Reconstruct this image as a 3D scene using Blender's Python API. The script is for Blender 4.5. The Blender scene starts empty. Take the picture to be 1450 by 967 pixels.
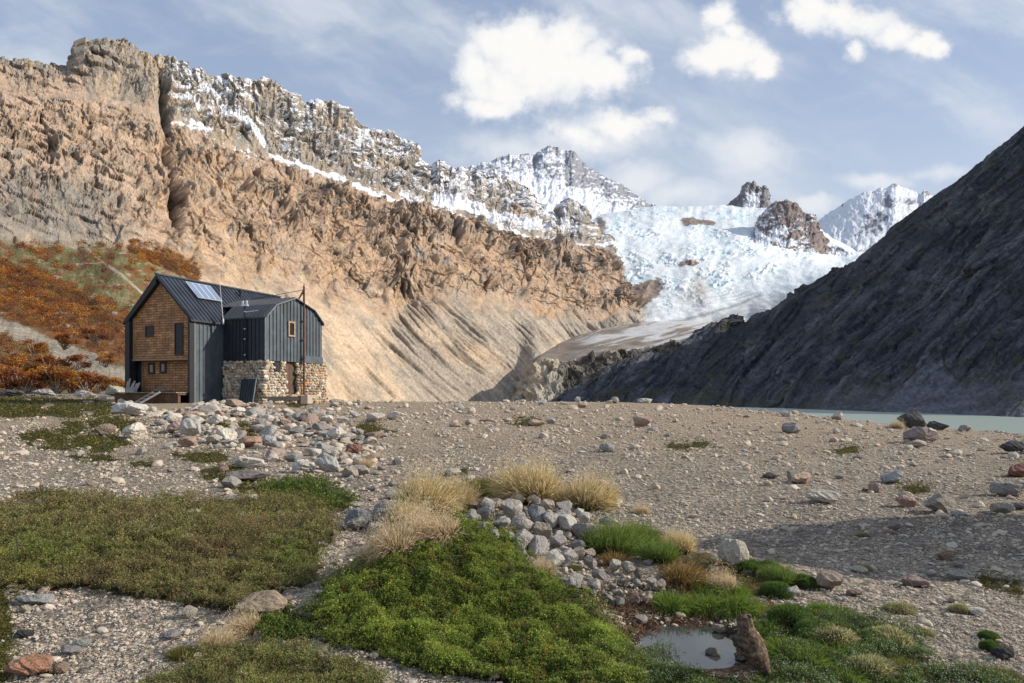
import bpy, math, random
import numpy as np
random.seed(4)
RS = np.random.RandomState(11)
F, HY, CX = 967.0, 555.0, 725.0        # focal length, eye level and centre of the surveyed view
scn = bpy.context.scene
COL = scn.collection
R = math.radians

# ------------------------------------------------------------------ noise
_p = np.random.RandomState(3).permutation(1024)
PERM = np.concatenate([_p, _p])
_a = np.random.RandomState(5).rand(1024) * 2 * np.pi
GX, GY = np.cos(_a), np.sin(_a)

def noise2(x, y, seed=0):
    x = np.asarray(x, float) + seed * 37.73; y = np.asarray(y, float) + seed * 19.17
    xi = np.floor(x).astype(np.int64); yi = np.floor(y).astype(np.int64)
    xf = x - xi; yf = y - yi
    u = xf * xf * xf * (xf * (xf * 6 - 15) + 10); v = yf * yf * yf * (yf * (yf * 6 - 15) + 10)
    def g(ix, iy, fx, fy):
        h = PERM[(PERM[ix & 1023] + iy) & 1023]
        return GX[h] * fx + GY[h] * fy
    a = g(xi, yi, xf, yf); b = g(xi + 1, yi, xf - 1, yf)
    c = g(xi, yi + 1, xf, yf - 1); d = g(xi + 1, yi + 1, xf - 1, yf - 1)
    ab = a + u * (b - a); cd = c + u * (d - c)
    return (ab + v * (cd - ab)) * 1.4

def fbm(x, y, o=4, gain=.5, seed=0):
    t = 0; a = 1; n = 0
    for i in range(o):
        t = t + a * noise2(x, y, seed + i); n += a; a *= gain; x = x * 2.03; y = y * 2.03
    return t / n

def ridged(x, y, o=4, gain=.5, seed=0):
    t = 0; a = 1; n = 0
    for i in range(o):
        t = t + a * (1 - np.abs(noise2(x, y, seed + i))) ** 2; n += a; a *= gain; x = x * 2.03; y = y * 2.03
    return t / n

def sst(a, b, x):
    t = np.clip((x - a) / (b - a), 0, 1)
    return t * t * (3 - 2 * t)

def mix(a, b, t):
    a = np.asarray(a, float); b = np.asarray(b, float)
    if np.ndim(t): t = np.asarray(t)[..., None]
    return a * (1 - t) + b * t

def gauss(x, y, cx, cy, sx, sy):
    return np.exp(-((x - cx) / sx) ** 2 - ((y - cy) / sy) ** 2)

# ------------------------------------------------------------------ objects
def tag(o, label=None, cat=None, group=None, kind=None):
    if label: o['label'] = label
    if cat: o['category'] = cat
    if group: o['group'] = group
    if kind: o['kind'] = kind
    return o

def link(name, me, mat=None, parent=None):
    o = bpy.data.objects.new(name, me); COL.objects.link(o)
    if mat is not None and me is not None and not me.materials: me.materials.append(mat)
    if parent: o.parent = parent
    return o

def empty(name, loc=(0, 0, 0), rz=0, **k):
    o = bpy.data.objects.new(name, None); COL.objects.link(o)
    o.location = loc; o.rotation_euler = (0, 0, rz); o.empty_display_size = .2
    return tag(o, **k)

def mesh_np(name, V, faces, col=None, smooth=True):
    """V (N,3); faces: list of index arrays (M,k)."""
    me = bpy.data.meshes.new(name)
    V = np.ascontiguousarray(V, dtype=np.float32)
    me.vertices.add(len(V)); me.vertices.foreach_set('co', V.ravel())
    nl = sum(f.size for f in faces); npoly = sum(len(f) for f in faces)
    me.loops.add(nl); me.polygons.add(npoly)
    me.loops.foreach_set('vertex_index', np.concatenate([f.ravel() for f in faces]).astype(np.int32))
    tot = np.concatenate([np.full(len(f), f.shape[1]) for f in faces]).astype(np.int32)
    st = np.concatenate([[0], np.cumsum(tot)[:-1]]).astype(np.int32)
    me.polygons.foreach_set('loop_start', st)
    me.polygons.foreach_set('use_smooth', np.full(npoly, smooth, dtype=bool))
    if col is not None:
        a = me.color_attributes.new('Col', 'FLOAT_COLOR', 'POINT')
        c = np.ones((len(V), 4), np.float32); c[:, :3] = np.clip(col, 0.004, .95)
        a.data.foreach_set('color', c.ravel())
    me.update(calc_edges=True)
    return me

def gridfaces(nr, nc):
    i = np.arange(nr * nc).reshape(nr, nc)
    return np.stack([i[:-1, :-1], i[:-1, 1:], i[1:, 1:], i[1:, :-1]], -1).reshape(-1, 4)

class MB:
    def __init__(s): s.v = []; s.f = []
    def add(s, vs, fs):
        n = len(s.v); s.v += [tuple(v) for v in vs]; s.f += [tuple(i + n for i in f) for f in fs]; return s
    def box(s, x0, x1, y0, y1, z0, z1):
        return s.add([(x, y, z) for z in (z0, z1) for x, y in ((x0, y0), (x1, y0), (x1, y1), (x0, y1))],
                     [(3, 2, 1, 0), (4, 5, 6, 7), (0, 1, 5, 4), (1, 2, 6, 5), (2, 3, 7, 6), (3, 0, 4, 7)])
    def prism(s, poly, d):
        n = len(poly); d = np.array(d)
        vs = [np.array(p, float) for p in poly]; vs = vs + [p + d for p in vs]
        return s.add(vs, [tuple(range(n))[::-1], tuple(range(n, 2 * n))] + [(i, (i + 1) % n, n + (i + 1) % n, n + i) for i in range(n)])
    def bar(s, p0, p1, w, h, up=(0, 0, 1)):
        p0 = np.array(p0, float); p1 = np.array(p1, float); d = p1 - p0; d /= np.linalg.norm(d)
        a = np.cross(d, up); a /= np.linalg.norm(a); b = np.cross(a, d)
        return s.prism([p0 + a * w / 2 * i + b * h / 2 * j for i, j in ((-1, -1), (1, -1), (1, 1), (-1, 1))], p1 - p0)
    def tube(s, p0, p1, r, r1=None, n=10):
        p0 = np.array(p0, float); p1 = np.array(p1, float); d = p1 - p0; d /= np.linalg.norm(d)
        a = np.cross(d, (0, 0, 1) if abs(d[2]) < .9 else (1, 0, 0)); a /= np.linalg.norm(a); b = np.cross(a, d)
        r1 = r if r1 is None else r1
        vs = [p0 + r * (a * math.cos(t) + b * math.sin(t)) for t in np.arange(n) * 2 * math.pi / n]
        vs += [p1 + r1 * (a * math.cos(t) + b * math.sin(t)) for t in np.arange(n) * 2 * math.pi / n]
        return s.add(vs, [tuple(range(n)), tuple(range(n, 2 * n))[::-1]] + [(i, n + i, n + (i + 1) % n, (i + 1) % n) for i in range(n)])
    def build(s, name, mat, parent=None, bevel=0):
        me = bpy.data.meshes.new(name); me.from_pydata(s.v, [], s.f); me.update()
        o = link(name, me, mat, parent)
        if bevel:
            m = o.modifiers.new('bevel', 'BEVEL'); m.width = bevel; m.segments = 1; m.limit_method = 'ANGLE'
        return o

# ------------------------------------------------------------------ materials
class NT:
    def __init__(s, tree): s.t = tree
    def n(s, typ, **k):
        nd = s.t.nodes.new(typ)
        for a, v in k.items(): setattr(nd, a, v)
        return nd
    def l(s, a, b): s.t.links.new(a, b)
    def math(s, op, a, b=None, c=None, clamp=False):
        nd = s.n('ShaderNodeMath', operation=op, use_clamp=clamp)
        for i, x in enumerate((a, b, c)):
            if x is None: continue
            if isinstance(x, (int, float)): nd.inputs[i].default_value = x
            else: s.l(x, nd.inputs[i])
        return nd.outputs[0]
    def noise(s, vec, scale, detail=4, rough=.55, dim='3D'):
        nd = s.n('ShaderNodeTexNoise', noise_dimensions=dim)
        nd.inputs['Scale'].default_value = scale; nd.inputs['Detail'].default_value = detail; nd.inputs['Roughness'].default_value = rough
        if vec is not None: s.l(vec, nd.inputs['Vector'])
        return nd.outputs['Fac']
    def rng(s, x, a, b, c, d, smooth=False):
        nd = s.n('ShaderNodeMapRange', interpolation_type='SMOOTHSTEP' if smooth else 'LINEAR')
        for i, v in zip((1, 2, 3, 4), (a, b, c, d)): nd.inputs[i].default_value = v
        s.l(x, nd.inputs[0]); return nd.outputs[0]
    def mixc(s, fac, a, b, mode='MIX'):
        nd = s.n('ShaderNodeMix', data_type='RGBA', blend_type=mode)
        for i, x in ((0, fac), (6, a), (7, b)):
            if isinstance(x, (int, float)): nd.inputs[i].default_value = x
            elif isinstance(x, tuple): nd.inputs[i].default_value = (*x, 1)
            else: s.l(x, nd.inputs[i])
        return nd.outputs[2]

def newmat(name):
    m = bpy.data.materials.new(name); m.use_nodes = True
    t = NT(m.node_tree); b = m.node_tree.nodes['Principled BSDF']
    return m, t, b

def mat_attr(name, scales, bump=.5, dist=.1, rough=.9, var=.3, spec=.2, objcol=False, translucent=0, coords='Object'):
    """vertex-coloured surface with fractal colour variation and bump; scales in 1/m"""
    m, t, b = newmat(name)
    at = t.n('ShaderNodeAttribute', attribute_name='Col')
    c = at.outputs['Color']
    if objcol:
        oi = t.n('ShaderNodeObjectInfo'); c = oi.outputs['Color']
    tc = t.n('ShaderNodeTexCoord').outputs[coords]
    h = None
    for i, sc in enumerate(scales):
        nz = t.noise(tc, sc, 6, .62)
        f = t.rng(nz, .3, .7, 1 - var, 1 + var)
        c = t.mixc(1.0, c, t.n('ShaderNodeCombineColor').outputs[0], 'MULTIPLY') if False else _mul(t, c, f)
        h = nz if h is None else t.math('MULTIPLY_ADD', nz, .5 ** i, h)
    t.l(c, b.inputs['Base Color'])
    b.inputs['Roughness'].default_value = rough
    b.inputs['Specular IOR Level'].default_value = spec
    if h is not None and bump:
        bp = t.n('ShaderNodeBump'); bp.inputs['Strength'].default_value = bump; bp.inputs['Distance'].default_value = dist
        t.l(h, bp.inputs['Height']); t.l(bp.outputs[0], b.inputs['Normal'])
    if translucent:
        tr = t.n('ShaderNodeBsdfTranslucent'); t.l(c, tr.inputs['Color'])
        mx = t.n('ShaderNodeMixShader'); mx.inputs[0].default_value = translucent
        t.l(b.outputs[0], mx.inputs[1]); t.l(tr.outputs[0], mx.inputs[2])
        t.l(mx.outputs[0], m.node_tree.nodes['Material Output'].inputs[0])
    return m

def _mul(t, c, f):
    vm = t.n('ShaderNodeVectorMath', operation='SCALE')
    t.l(c, vm.inputs[0])
    if isinstance(f, (int, float)): vm.inputs['Scale'].default_value = f
    else: t.l(f, vm.inputs['Scale'])
    return vm.outputs[0]

def mat_plain(name, col, rough=.6, metal=0, var=.15, scale=4, bump=.1, spec=.4, stain=None):
    m, t, b = newmat(name)
    tc = t.n('ShaderNodeTexCoord').outputs['Object']
    nz = t.noise(tc, scale, 6, .6)
    rgb = t.n('ShaderNodeRGB'); rgb.outputs[0].default_value = (*col, 1)
    c = _mul(t, rgb.outputs[0], t.rng(nz, .3, .7, 1 - var, 1 + var))
    if stain:
        n2 = t.noise(tc, scale * .35, 5, .6)
        c = t.mixc(t.rng(n2, .5, .68, 0, .8, True), c, stain)
    t.l(c, b.inputs['Base Color'])
    b.inputs['Roughness'].default_value = rough; b.inputs['Metallic'].default_value = metal
    b.inputs['Specular IOR Level'].default_value = spec
    bp = t.n('ShaderNodeBump'); bp.inputs['Strength'].default_value = bump; bp.inputs['Distance'].default_value = .02
    t.l(nz, bp.inputs['Height']); t.l(bp.outputs[0], b.inputs['Normal'])
    return m

# ------------------------------------------------------------------ camera, light, sky
cam = bpy.data.cameras.new('camera'); co = bpy.data.objects.new('camera', cam); COL.objects.link(co)
co.rotation_euler = (R(90), 0, 0); cam.sensor_width = 36; cam.lens = F * 36 / 1450
cam.shift_y = (HY - 483.5) / 1450; cam.clip_end = 20000; cam.clip_start = .1
scn.camera = co
SUN_EL, SUN = R(28.5), np.array([1, .03])
sun = bpy.data.lights.new('sun', 'SUN'); so = bpy.data.objects.new('sun', sun); COL.objects.link(so)
sun.energy = 5.0; sun.angle = R(.5); sun.color = (1, .91, .78)
from mathutils import Vector
sd = Vector((SUN[0] * math.cos(SUN_EL), SUN[1] * math.cos(SUN_EL), math.sin(SUN_EL)))
so.rotation_euler = sd.to_track_quat('Z', 'Y').to_euler()
scn.view_settings.view_transform = 'Standard'; scn.view_settings.look = 'None'
scn.view_settings.exposure = 0; scn.view_settings.gamma = 1
scn.cycles.max_bounces = 6; scn.cycles.diffuse_bounces = 3

w = bpy.data.worlds.new('World'); scn.world = w; w.use_nodes = True
T = NT(w.node_tree); bg = w.node_tree.nodes['Background']
sky = T.n('ShaderNodeTexSky', sky_type='NISHITA'); sky.sun_disc = False
sky.sun_elevation = SUN_EL; sky.sun_rotation = math.atan2(sd.x, sd.y); sky.altitude = 900; sky.air_density = 1.0; sky.dust_density = 2.0
g = T.n('ShaderNodeTexCoord').outputs['Generated']
sx = T.n('ShaderNodeSeparateXYZ'); T.l(g, sx.inputs[0])
yy = T.math('MAXIMUM', sx.outputs[1], .08)
p_ = T.math('DIVIDE', sx.outputs[0], yy); q_ = T.math('DIVIDE', sx.outputs[2], yy)
cb = T.n('ShaderNodeCombineXYZ'); T.l(p_, cb.inputs[0]); T.l(q_, cb.inputs[1]); pq = cb.outputs[0]
# warped coordinate so that the blobs get billowed edges
nzc = T.n('ShaderNodeTexNoise', noise_dimensions='3D'); nzc.inputs['Scale'].default_value = 14; nzc.inputs['Detail'].default_value = 9; nzc.inputs['Roughness'].default_value = .58
T.l(pq, nzc.inputs['Vector'])
wv = T.n('ShaderNodeVectorMath', operation='MULTIPLY_ADD'); T.l(nzc.outputs['Color'], wv.inputs[0])
wv.inputs[1].default_value = (.05, .05, 0); wv.inputs[2].default_value = (-.025, -.025, 0)
wa = T.n('ShaderNodeVectorMath', operation='ADD'); T.l(pq, wa.inputs[0]); T.l(wv.outputs[0], wa.inputs[1])
def blobs(lst, vec):
    out = None
    for (x, y, rx, ry, s) in lst:
        m1 = T.n('ShaderNodeVectorMath', operation='SUBTRACT'); T.l(vec, m1.inputs[0]); m1.inputs[1].default_value = ((x - CX) / F, (HY - y) / F, 0)
        m2 = T.n('ShaderNodeVectorMath', operation='MULTIPLY'); T.l(m1.outputs[0], m2.inputs[0]); m2.inputs[1].default_value = (F / rx, F / ry, 0)
        m3 = T.n('ShaderNodeVectorMath', operation='LENGTH'); T.l(m2.outputs[0], m3.inputs[0])
        v = T.math('MULTIPLY', T.math('SUBTRACT', 1, m3.outputs['Value']), s)
        out = v if out is None else T.math('SMOOTH_MAX', out, v, .12)
    return out
hard = [(765, 92, 125, 82, 1.1), (735, 70, 88, 62, 1), (715, 120, 75, 52, 1), (800, 60, 70, 48, 1), (850, 105, 68, 38, 1), (675, 95, 45, 50, .9), (895, 75, 30, 16, .8), (690,150,60,22,.8),
        (1030, 82, 74, 36, 1), (1022, 18, 30, 30, .95), (1035, 45, 22, 24, .8), (1075, 92, 40, 22, .8), (1000, 95, 36, 24, .8),
        (1150, 18, 58, 34, 1), (1190, 20, 50, 32, 1), (1225, 34, 66, 34, 1), (1262, 48, 54, 26, 1), (1300, 60, 40, 20, .95), (1325, 66, 26, 14, .9), (1213, 66, 24, 26, .9),
        (880, 175, 66, 24, .9), (815, 195, 60, 22, .8), (935, 165, 34, 16, .7)]
soft = [(905, 252, 60, 30, 1), (1065, 212, 66, 36, .9), (1150, 292, 40, 16, 1), (1240, 255, 60, 16, .9), (760, 215, 130, 34, .7), (960, 275, 90, 26, .7), (1330, 245, 50, 14, .6), (860,190,90,40,.8)]
fb = T.noise(pq, 26, 10, .6)
fb2 = T.noise(pq, 9, 6, .5)
fbc = T.math('SUBTRACT', fb, .5); fb2c = T.math('SUBTRACT', fb2, .5)
hb = blobs(hard, wa.outputs[0])
dens = T.math('ADD', T.math('MULTIPLY_ADD', fbc, 1.5, hb), T.math('MULTIPLY', fb2c, .5))
dh = T.rng(dens, -.16, .5, 0, 1, True)
ds = T.rng(T.math('MULTIPLY_ADD', fbc, .9, blobs(soft, wa.outputs[0])), -.25, .8, 0, .85, True)
# cirrus veils: stretched noise
mr = T.n('ShaderNodeMapping'); T.l(wa.outputs[0], mr.inputs[0]); mr.inputs['Rotation'].default_value = (0, 0, R(27))
mp = T.n('ShaderNodeMapping'); T.l(mr.outputs[0], mp.inputs[0]); mp.inputs['Scale'].default_value = (1.0, 3.2, 1)
ci = T.noise(mp.outputs[0], 2.0, 8, .52)
mr2 = T.n('ShaderNodeMapping'); T.l(pq, mr2.inputs[0]); mr2.inputs['Rotation'].default_value = (0, 0, R(-12))
mp2 = T.n('ShaderNodeMapping'); T.l(mr2.outputs[0], mp2.inputs[0]); mp2.inputs['Scale'].default_value = (1.4, 6.5, 1)
ci2 = T.noise(mp2.outputs[0], 2.6, 8, .6)
civ = T.math('ADD', T.rng(ci, .42, .66, 0, .75, True), T.rng(ci2, .5, .75, 0, .22, True))
lowv = T.rng(q_, .0, .55, .85, 0.0, True)                        # pale haze towards the horizon
skyc = T.n('ShaderNodeVectorMath', operation='MULTIPLY'); T.l(sky.outputs[0], skyc.inputs[0]); skyc.inputs[1].default_value = (.17, .155, .145)
c = T.mixc(.6, skyc.outputs[0], (.41, .515, .71))
c = T.mixc(T.math('MINIMUM', civ, .8), c, (.73, .775, .845))
c = T.mixc(lowv, c, (.67, .735, .83))
shade = T.rng(T.math('MULTIPLY_ADD', fb2c, 1.6, T.math('MULTIPLY_ADD', fbc, 1.1, hb)), .0, .8, 0, 1, True)
cc = T.mixc(shade, (.70, .745, .83), (.98, .97, .95))
c = T.mixc(ds, c, (.83, .86, .90))
c = T.mixc(dh, c, cc)
below = T.rng(sx.outputs[2], -.02, .0, 0, 1)
c = T.mixc(below, (.25, .22, .18), c)
T.l(c, bg.inputs['Color']); bg.inputs['Strength'].default_value = 1.0
# ------------------------------------------------------------------ mountains
def interp(px, pts):
    a = np.array(pts, float); return np.interp(px, a[:, 0], a[:, 1])

class Sheet: pass
def sheet(name, px, curves, rows, disp, colf, mat, smooth=6, back=True, label=None):
    """A slope spanned between surveyed contour lines. curves: [(heightline, depthline)] from foot to ridge."""
    px = np.asarray(px, float); P = []
    step = px[1] - px[0]; kk = int(14 / step) * 2 + 1; ker = np.hanning(kk + 2)[1:-1]; ker /= ker.sum()
    sm = lambda a: np.convolve(np.pad(a, kk // 2, mode='reflect', reflect_type='odd'), ker, 'valid')
    for ci, (hl, dl) in enumerate(curves):
        py = interp(px, hl) if not callable(hl) else hl(px)
        Y = interp(px, dl) if not callable(dl) else dl(px)
        Y = sm(Y)
        if ci < len(curves) - 1: py = sm(py)
        P.append(np.stack([(px - CX) / F * Y, Y, (HY - py) / F * Y], -1))
    if back:
        Pb = P[-1] * np.array([1.12, 1.12, .78]); P.append(Pb); rows = list(rows) + [14]
    G = []; S = []
    for i, n in enumerate(rows):
        t = np.arange(n) / n
        G.append(P[i][None] * (1 - t[:, None, None]) + P[i + 1][None] * t[:, None, None]); S.append(i + t)
    G.append(P[-1][None]); S.append([len(rows)])
    G = np.concatenate(G); S = np.concatenate(S)
    for _ in range(smooth):                        # round the creases between the contour lines, keep the ridge
        H = G.copy(); H[1:-1] = (G[:-2] + 2 * G[1:-1] + G[2:]) / 4
        nr = sum(rows[:-1]) if back else len(G)
        k = np.abs(np.arange(len(G)) - nr) > 2
        G[k] = H[k]
    S = np.broadcast_to(S[:, None], G.shape[:2])
    PX = np.broadcast_to(px[None], S.shape); PY = HY - F * G[..., 2] / G[..., 1]
    du = np.gradient(G, axis=1); dv = np.gradient(G, axis=0)
    N = np.cross(du, dv); N /= np.linalg.norm(N, axis=-1, keepdims=True) + 1e-9
    D = disp(PX, PY, S)
    G2 = G + N * (D * G[..., 1] / F)[..., None]
    du = np.gradient(G2, axis=1); dv = np.gradient(G2, axis=0)
    N2 = np.cross(du, dv); N2 /= np.linalg.norm(N2, axis=-1, keepdims=True) + 1e-9
    C = colf(PX, PY, S, N2, D)
    me = mesh_np(name, G2.reshape(-1, 3), [gridfaces(*G2.shape[:2])], C.reshape(-1, 3), name in ('glacier', 'snowy_peak'))
    o = link(name, me, mat); tag(o, label, None, None, 'structure')
    s = Sheet(); s.G = G2; s.px = px; s.PX = PX; s.PY = HY - F * G2[..., 2] / G2[..., 1]; s.S = S; s.N = N2; s.o = o
    return s

M_rock = mat_attr('mountain_rock', [.05, .25, 1.0], 1.0, 1.6, .95, .2, .1)
M_far = mat_attr('far_mountain', [.02, .1], .6, 4, .9, .12, .1)
M_ice = mat_attr('glacier_ice', [.03, .15], .8, 3, .55, .07, .3)
M_dark = mat_attr('dark_slope', [.06, .35], .9, 1.8, .95, .28, .08)

RIDGE = [(-400, 60), (-150, 70), (0, 84), (30, 86), (60, 91), (95, 97), (103, 85), (110, 75), (116, 70), (118, 61), (121, 72), (133, 68), (138, 57), (146, 59), (152, 56), (160, 60), (166, 54),
         (176, 57), (186, 64), (200, 76), (222, 82), (240, 88), (262, 98), (290, 103), (305, 107), (320, 113), (345, 117), (362, 119), (368, 113), (376, 112), (385, 119), (400, 127), (415, 132),
         (430, 145), (455, 148), (478, 150), (490, 155), (503, 170), (508, 180), (540, 192), (578, 202), (588, 210), (594, 224), (607, 240), (630, 243), (660, 246), (690, 248), (725, 256),
         (748, 264), (764, 282), (774, 304), (788, 312), (800, 296), (815, 290), (826, 293), (834, 312), (846, 335), (862, 345), (875, 362), (885, 380), (893, 400), (900, 425), (915, 458)]
def Bd(px): return interp(px, [(-400, 700), (0, 900), (200, 1080), (300, 1180), (500, 1400), (640, 1570), (740, 1720), (900, 2050)])
LM = [([(-400, 556), (0, 556), (190, 557), (260, 572), (300, 590), (500, 600), (640, 592), (700, 576), (735, 566), (757, 515), (790, 490), (830, 478), (860, 471), (880, 464), (900, 458), (915, 458)],
       [(-400, 70), (0, 96), (200, 122), (300, 330), (500, 780), (640, 1010), (700, 1090), (757, 1170), (800, 1470), (900, 1700)]),
      ([(-400, 330), (0, 345), (60, 352), (110, 352), (170, 345), (220, 362), (270, 378), (330, 396), (420, 402), (470, 422), (520, 440), (560, 452), (620, 420), (680, 425), (740, 440), (790, 452), (850, 455), (880, 440), (900, 444), (915, 458)],
       [(-400, 420), (0, 560), (200, 700), (300, 820), (500, 1080), (640, 1280), (740, 1480), (900, 1830)]),
      ([(-400, 150), (0, 140), (100, 150), (200, 180), (260, 195), (300, 212), (400, 243), (450, 256), (500, 274), (560, 290), (600, 300), (650, 316), (700, 335), (770, 350), (820, 352), (850, 360), (880, 392), (900, 430), (915, 458)], Bd),
      ([(-400, 100), (0, 108), (95, 122), (140, 112), (200, 130), (235, 150), (300, 180), (350, 200), (400, 213), (450, 230), (500, 248), (560, 268), (600, 284), (640, 286), (700, 312), (745, 325), (770, 335), (800, 333), (830, 338), (850, 352), (880, 386), (900, 427), (915, 458)],
       lambda px: Bd(px) * 1.09),
      (lambda px: interp(px, RIDGE) + 2.2 * fbm(px / 5, px * 0, 3, .6, 41), lambda px: Bd(px) * 1.22)]

FISS = [(228, 105), (233, 150), (236, 185), (233, 215), (238, 250), (246, 290), (252, 330)]
def lm_k(px): return interp(px, [(-200, .3), (200, .4), (330, .85), (400, 1.0), (900, 1.0)])
def lm_coords(PX, PY):
    w = 10 * fbm(PX / 90, PY / 90, 2, .5, 90)
    k = lm_k(PX)
    g = (PX - 500 - k * (PY - 400)) / 1.41 + w
    return g, (PY + k * (PX - 500)) / 1.41
def blocks(u, v, seed):
    """fractured rock: every cell is a tilted flat facet with sharp borders"""
    r = np.random.RandomState(seed); tb = r.rand(1024, 5)
    ui = np.floor(u).astype(np.int64); vi = np.floor(v).astype(np.int64)
    best = np.full(np.shape(u), 9.0); out = np.zeros(np.shape(u))
    for di in (-1, 0, 1):
        for dj in (-1, 0, 1):
            a = ui + di; b = vi + dj
            hsh = PERM[(PERM[a & 1023] + b) & 1023]; q = tb[hsh]
            du = u - (a + .1 + .8 * q[..., 0]); dv = v - (b + .1 + .8 * q[..., 1])
            d2 = du * du + dv * dv; k = d2 < best
            val = (q[..., 2] - .5) + (q[..., 3] - .5) * 1.5 * du + (q[..., 4] - .5) * 1.3 * dv
            out = np.where(k, val, out); best = np.where(k, d2, best)
    return out
def saw(u, seed, h):
    c = np.floor(u); f = u - c
    a = np.clip(.45 + 1.5 * noise2(c * 7.31, h, seed), .0, 1.3)
    return a * sst(0, .09, f) * (1 - f) ** .8
def facets(g, h, PX, PY):
    w1 = .55 * fbm(g / 60, h / 50, 3, .55, 901) + .10 * fbm(g / 9, h / 7, 3, .6, 902)
    w2 = .8 * fbm(g / 30, h / 26, 3, .55, 903) + .16 * fbm(g / 7, h / 5, 3, .6, 904)
    return 19 * saw(g / 52 + w1, 905, h / 42) + 11 * saw(g / 21 + w2, 906, h / 22) + 5 * saw(g / 8.5 + 1.4 * w2, 907, h / 11)
def lm_rough(PX, PY, S):
    return np.clip(.16 + .84 * sst(-.08, .30, fbm(PX / 52, PY / 36, 3, .55, 920) + .10 * fbm(PX / 12, PY / 12, 3, .6, 921) + .34 * sst(1.5, 1.85, S) * sst(380, 450, PX) * (S < 2.1) - .12 * sst(1.5, 1.1, S)) + .25 * sst(2, 2.4, S), 0, 1)
def lm_disp(PX, PY, S):
    g, h = lm_coords(PX, PY)
    tal = (1 - sst(.75, 1.15, S + .35 * fbm(PX / 45, PY / 60, 3, .5, 8)))
    veg = 1 - sst(170, 330, PX)
    cliff = sst(.9, 1.25, S) * (1 - .75 * np.exp(-((S - 2.5) / .42) ** 2))
    rt = sst(200, 330, PX)
    big = (24 + 12 * rt) * (ridged(g / 105, h / 230, 2, .5, 1) - .5)
    mid = (14 + 12 * rt) * (ridged(g / 44 + .5 * fbm(PX / 40, PY / 40, 2, .5, 55), h / 85, 3, .55, 5) - .45)
    # steep faces broken by strata ledges that dip gently to the right
    st = PY - .32 * PX + 9 * fbm(PX / 60, PY / 40, 3, .5, 12)
    sw_ = (st / 17.0) % 1.0
    led = (6.5 - 2 * rt) * (np.minimum(sw_ * 1.3, 1) - .5) * sst(-.1, .5, fbm(PX / 50, PY / 30, 2, .5, 13) + .2)
    fine = (5.5 + 3.5 * rt) * (ridged(g / 15, h / 34, 4, .62, 20) - .45)
    grit = 2.2 * fbm(PX / 5, PY / 6, 3, .65, 30)
    crk = sst(.66, .93, ridged(g / 30 + .3 * fbm(PX / 20, PY / 20, 2, .5, 56), h / 70, 4, .6, 57)) + .7 * sst(.7, .93, ridged(PX / 26 + PY / 60, PY / 15 - PX / 40, 4, .6, 58))
    fac = (1 + .2 * sst(250, 400, PX) * (1 - .9 * sst(740, 860, PX))) * (1 - .55 * sst(1.9, 2.4, S))
    rm_ = lm_rough(PX, PY, S)
    fz = facets(g * .8 + PX * .3, h, PX, PY) * (.35 + .65 * rt) * (1 - .45 * sst(2.2, 2.8, S)) * rm_
    wu = .35 * fbm(PX / 30, PY / 30, 3, .55, 930); wv = .35 * fbm(PX / 28, PY / 28, 3, .55, 933)
    bk = 13 * blocks(g / 42 + wu, h / 66 + wv, 1) + 9 * blocks(g / 18 + wu * 1.5, h / 30 + wv, 2) + 5.5 * blocks(g / 8 + wu * 2, h / 14 + wv * 2, 3) + 3 * blocks(PX / 4 + wu * 2, PY / 6 + wv * 2, 4)
    d = cliff * ((big * .6 + mid * (.35 - .15 * rt) + fine * .3) * fac + led * (1 - .4 * rt) + grit * .35 - 3 * crk * (.4 + .6 * rm_) + fz * .55 + bk * (.24 + .60 * rm_) * (1 - .25 * sst(2.1, 2.6, S)))
    # small outcrops sticking out of the wall, each with a dark lee
    oc = sst(.25, .5, fbm(PX / 22, PY / 28, 2, .5, 60)) * (S > 1) * (S < 2.1)
    d = d + 6 * oc
    upper = sst(2.6, 3.1, S)
    d = d + upper * sst(60, 210, PX) * (12 * (ridged(PX / 30, PY / 120, 3, .6, 33) - .45) + 3 * (ridged(PX / 9, PY / 40, 3, .6, 34) - .5))
    # talus: smooth fans, gullied towards the right
    g = (PX - 500 - lm_k(PX) * (PY - 400)) / 1.41 + 3 * fbm(PX / 70, PY / 70, 2, .5, 93)
    gu = ridged(g / 36, h / 330, 3, .5, 70)
    gs = ridged(g / 13, h / 150, 2, .5, 74)
    grey = sst(470, 600, PX) * sst(-.2, .25, fbm(PX / 55, PY / 40, 3, .5, 916) + .05) * sst(.2, .6, S + .3 * fbm(g / 60, h / 100, 2, .5, 75))
    d = d + tal * (1 - veg) * (-(5 + 4 * grey) * sst(.7, .93, gu) - (1.0 + 1.8 * grey) * sst(.68, .93, gs) - 1.2 * grey * sst(.7, .95, ridged(g / 6, h / 60, 2, .5, 76)) + 1.3 * fbm(PX / 5, PY / 5, 3, .6, 77) + 7 * fbm(g / 120, h / 200, 2, .5, 78))
    d = d + tal * (1 - veg) * grey * sst(-.15, .3, fbm(PX / 70, PY / 50, 3, .5, 915)) * (3.2 * saw(g / 44 + .5 * fbm(g / 50, h / 90, 3, .5, 910), 911, h / 130) + 1.8 * saw(g / 11 + .6 * fbm(g / 30, h / 60, 3, .5, 912), 913, h / 60))
    d = d + tal * veg * (6 * fbm(PX / 60, PY / 60, 3, .5, 79) + 1.2 * fbm(PX / 9, PY / 9, 3, .6, 80))
    # the deep cleft
    fx = np.interp(PY, [p[1] for p in FISS], [p[0] for p in FISS]) + 3 * fbm(PY / 18, PX * 0, 2, .5, 81)
    wd = interp(PY, [(105, 2), (150, 6), (180, 5), (215, 6), (260, 8), (300, 9), (335, 3)])
    dep = interp(PY, [(95, 0), (115, 14), (160, 20), (190, 9), (220, 16), (290, 26), (320, 20), (345, 0)])
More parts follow.
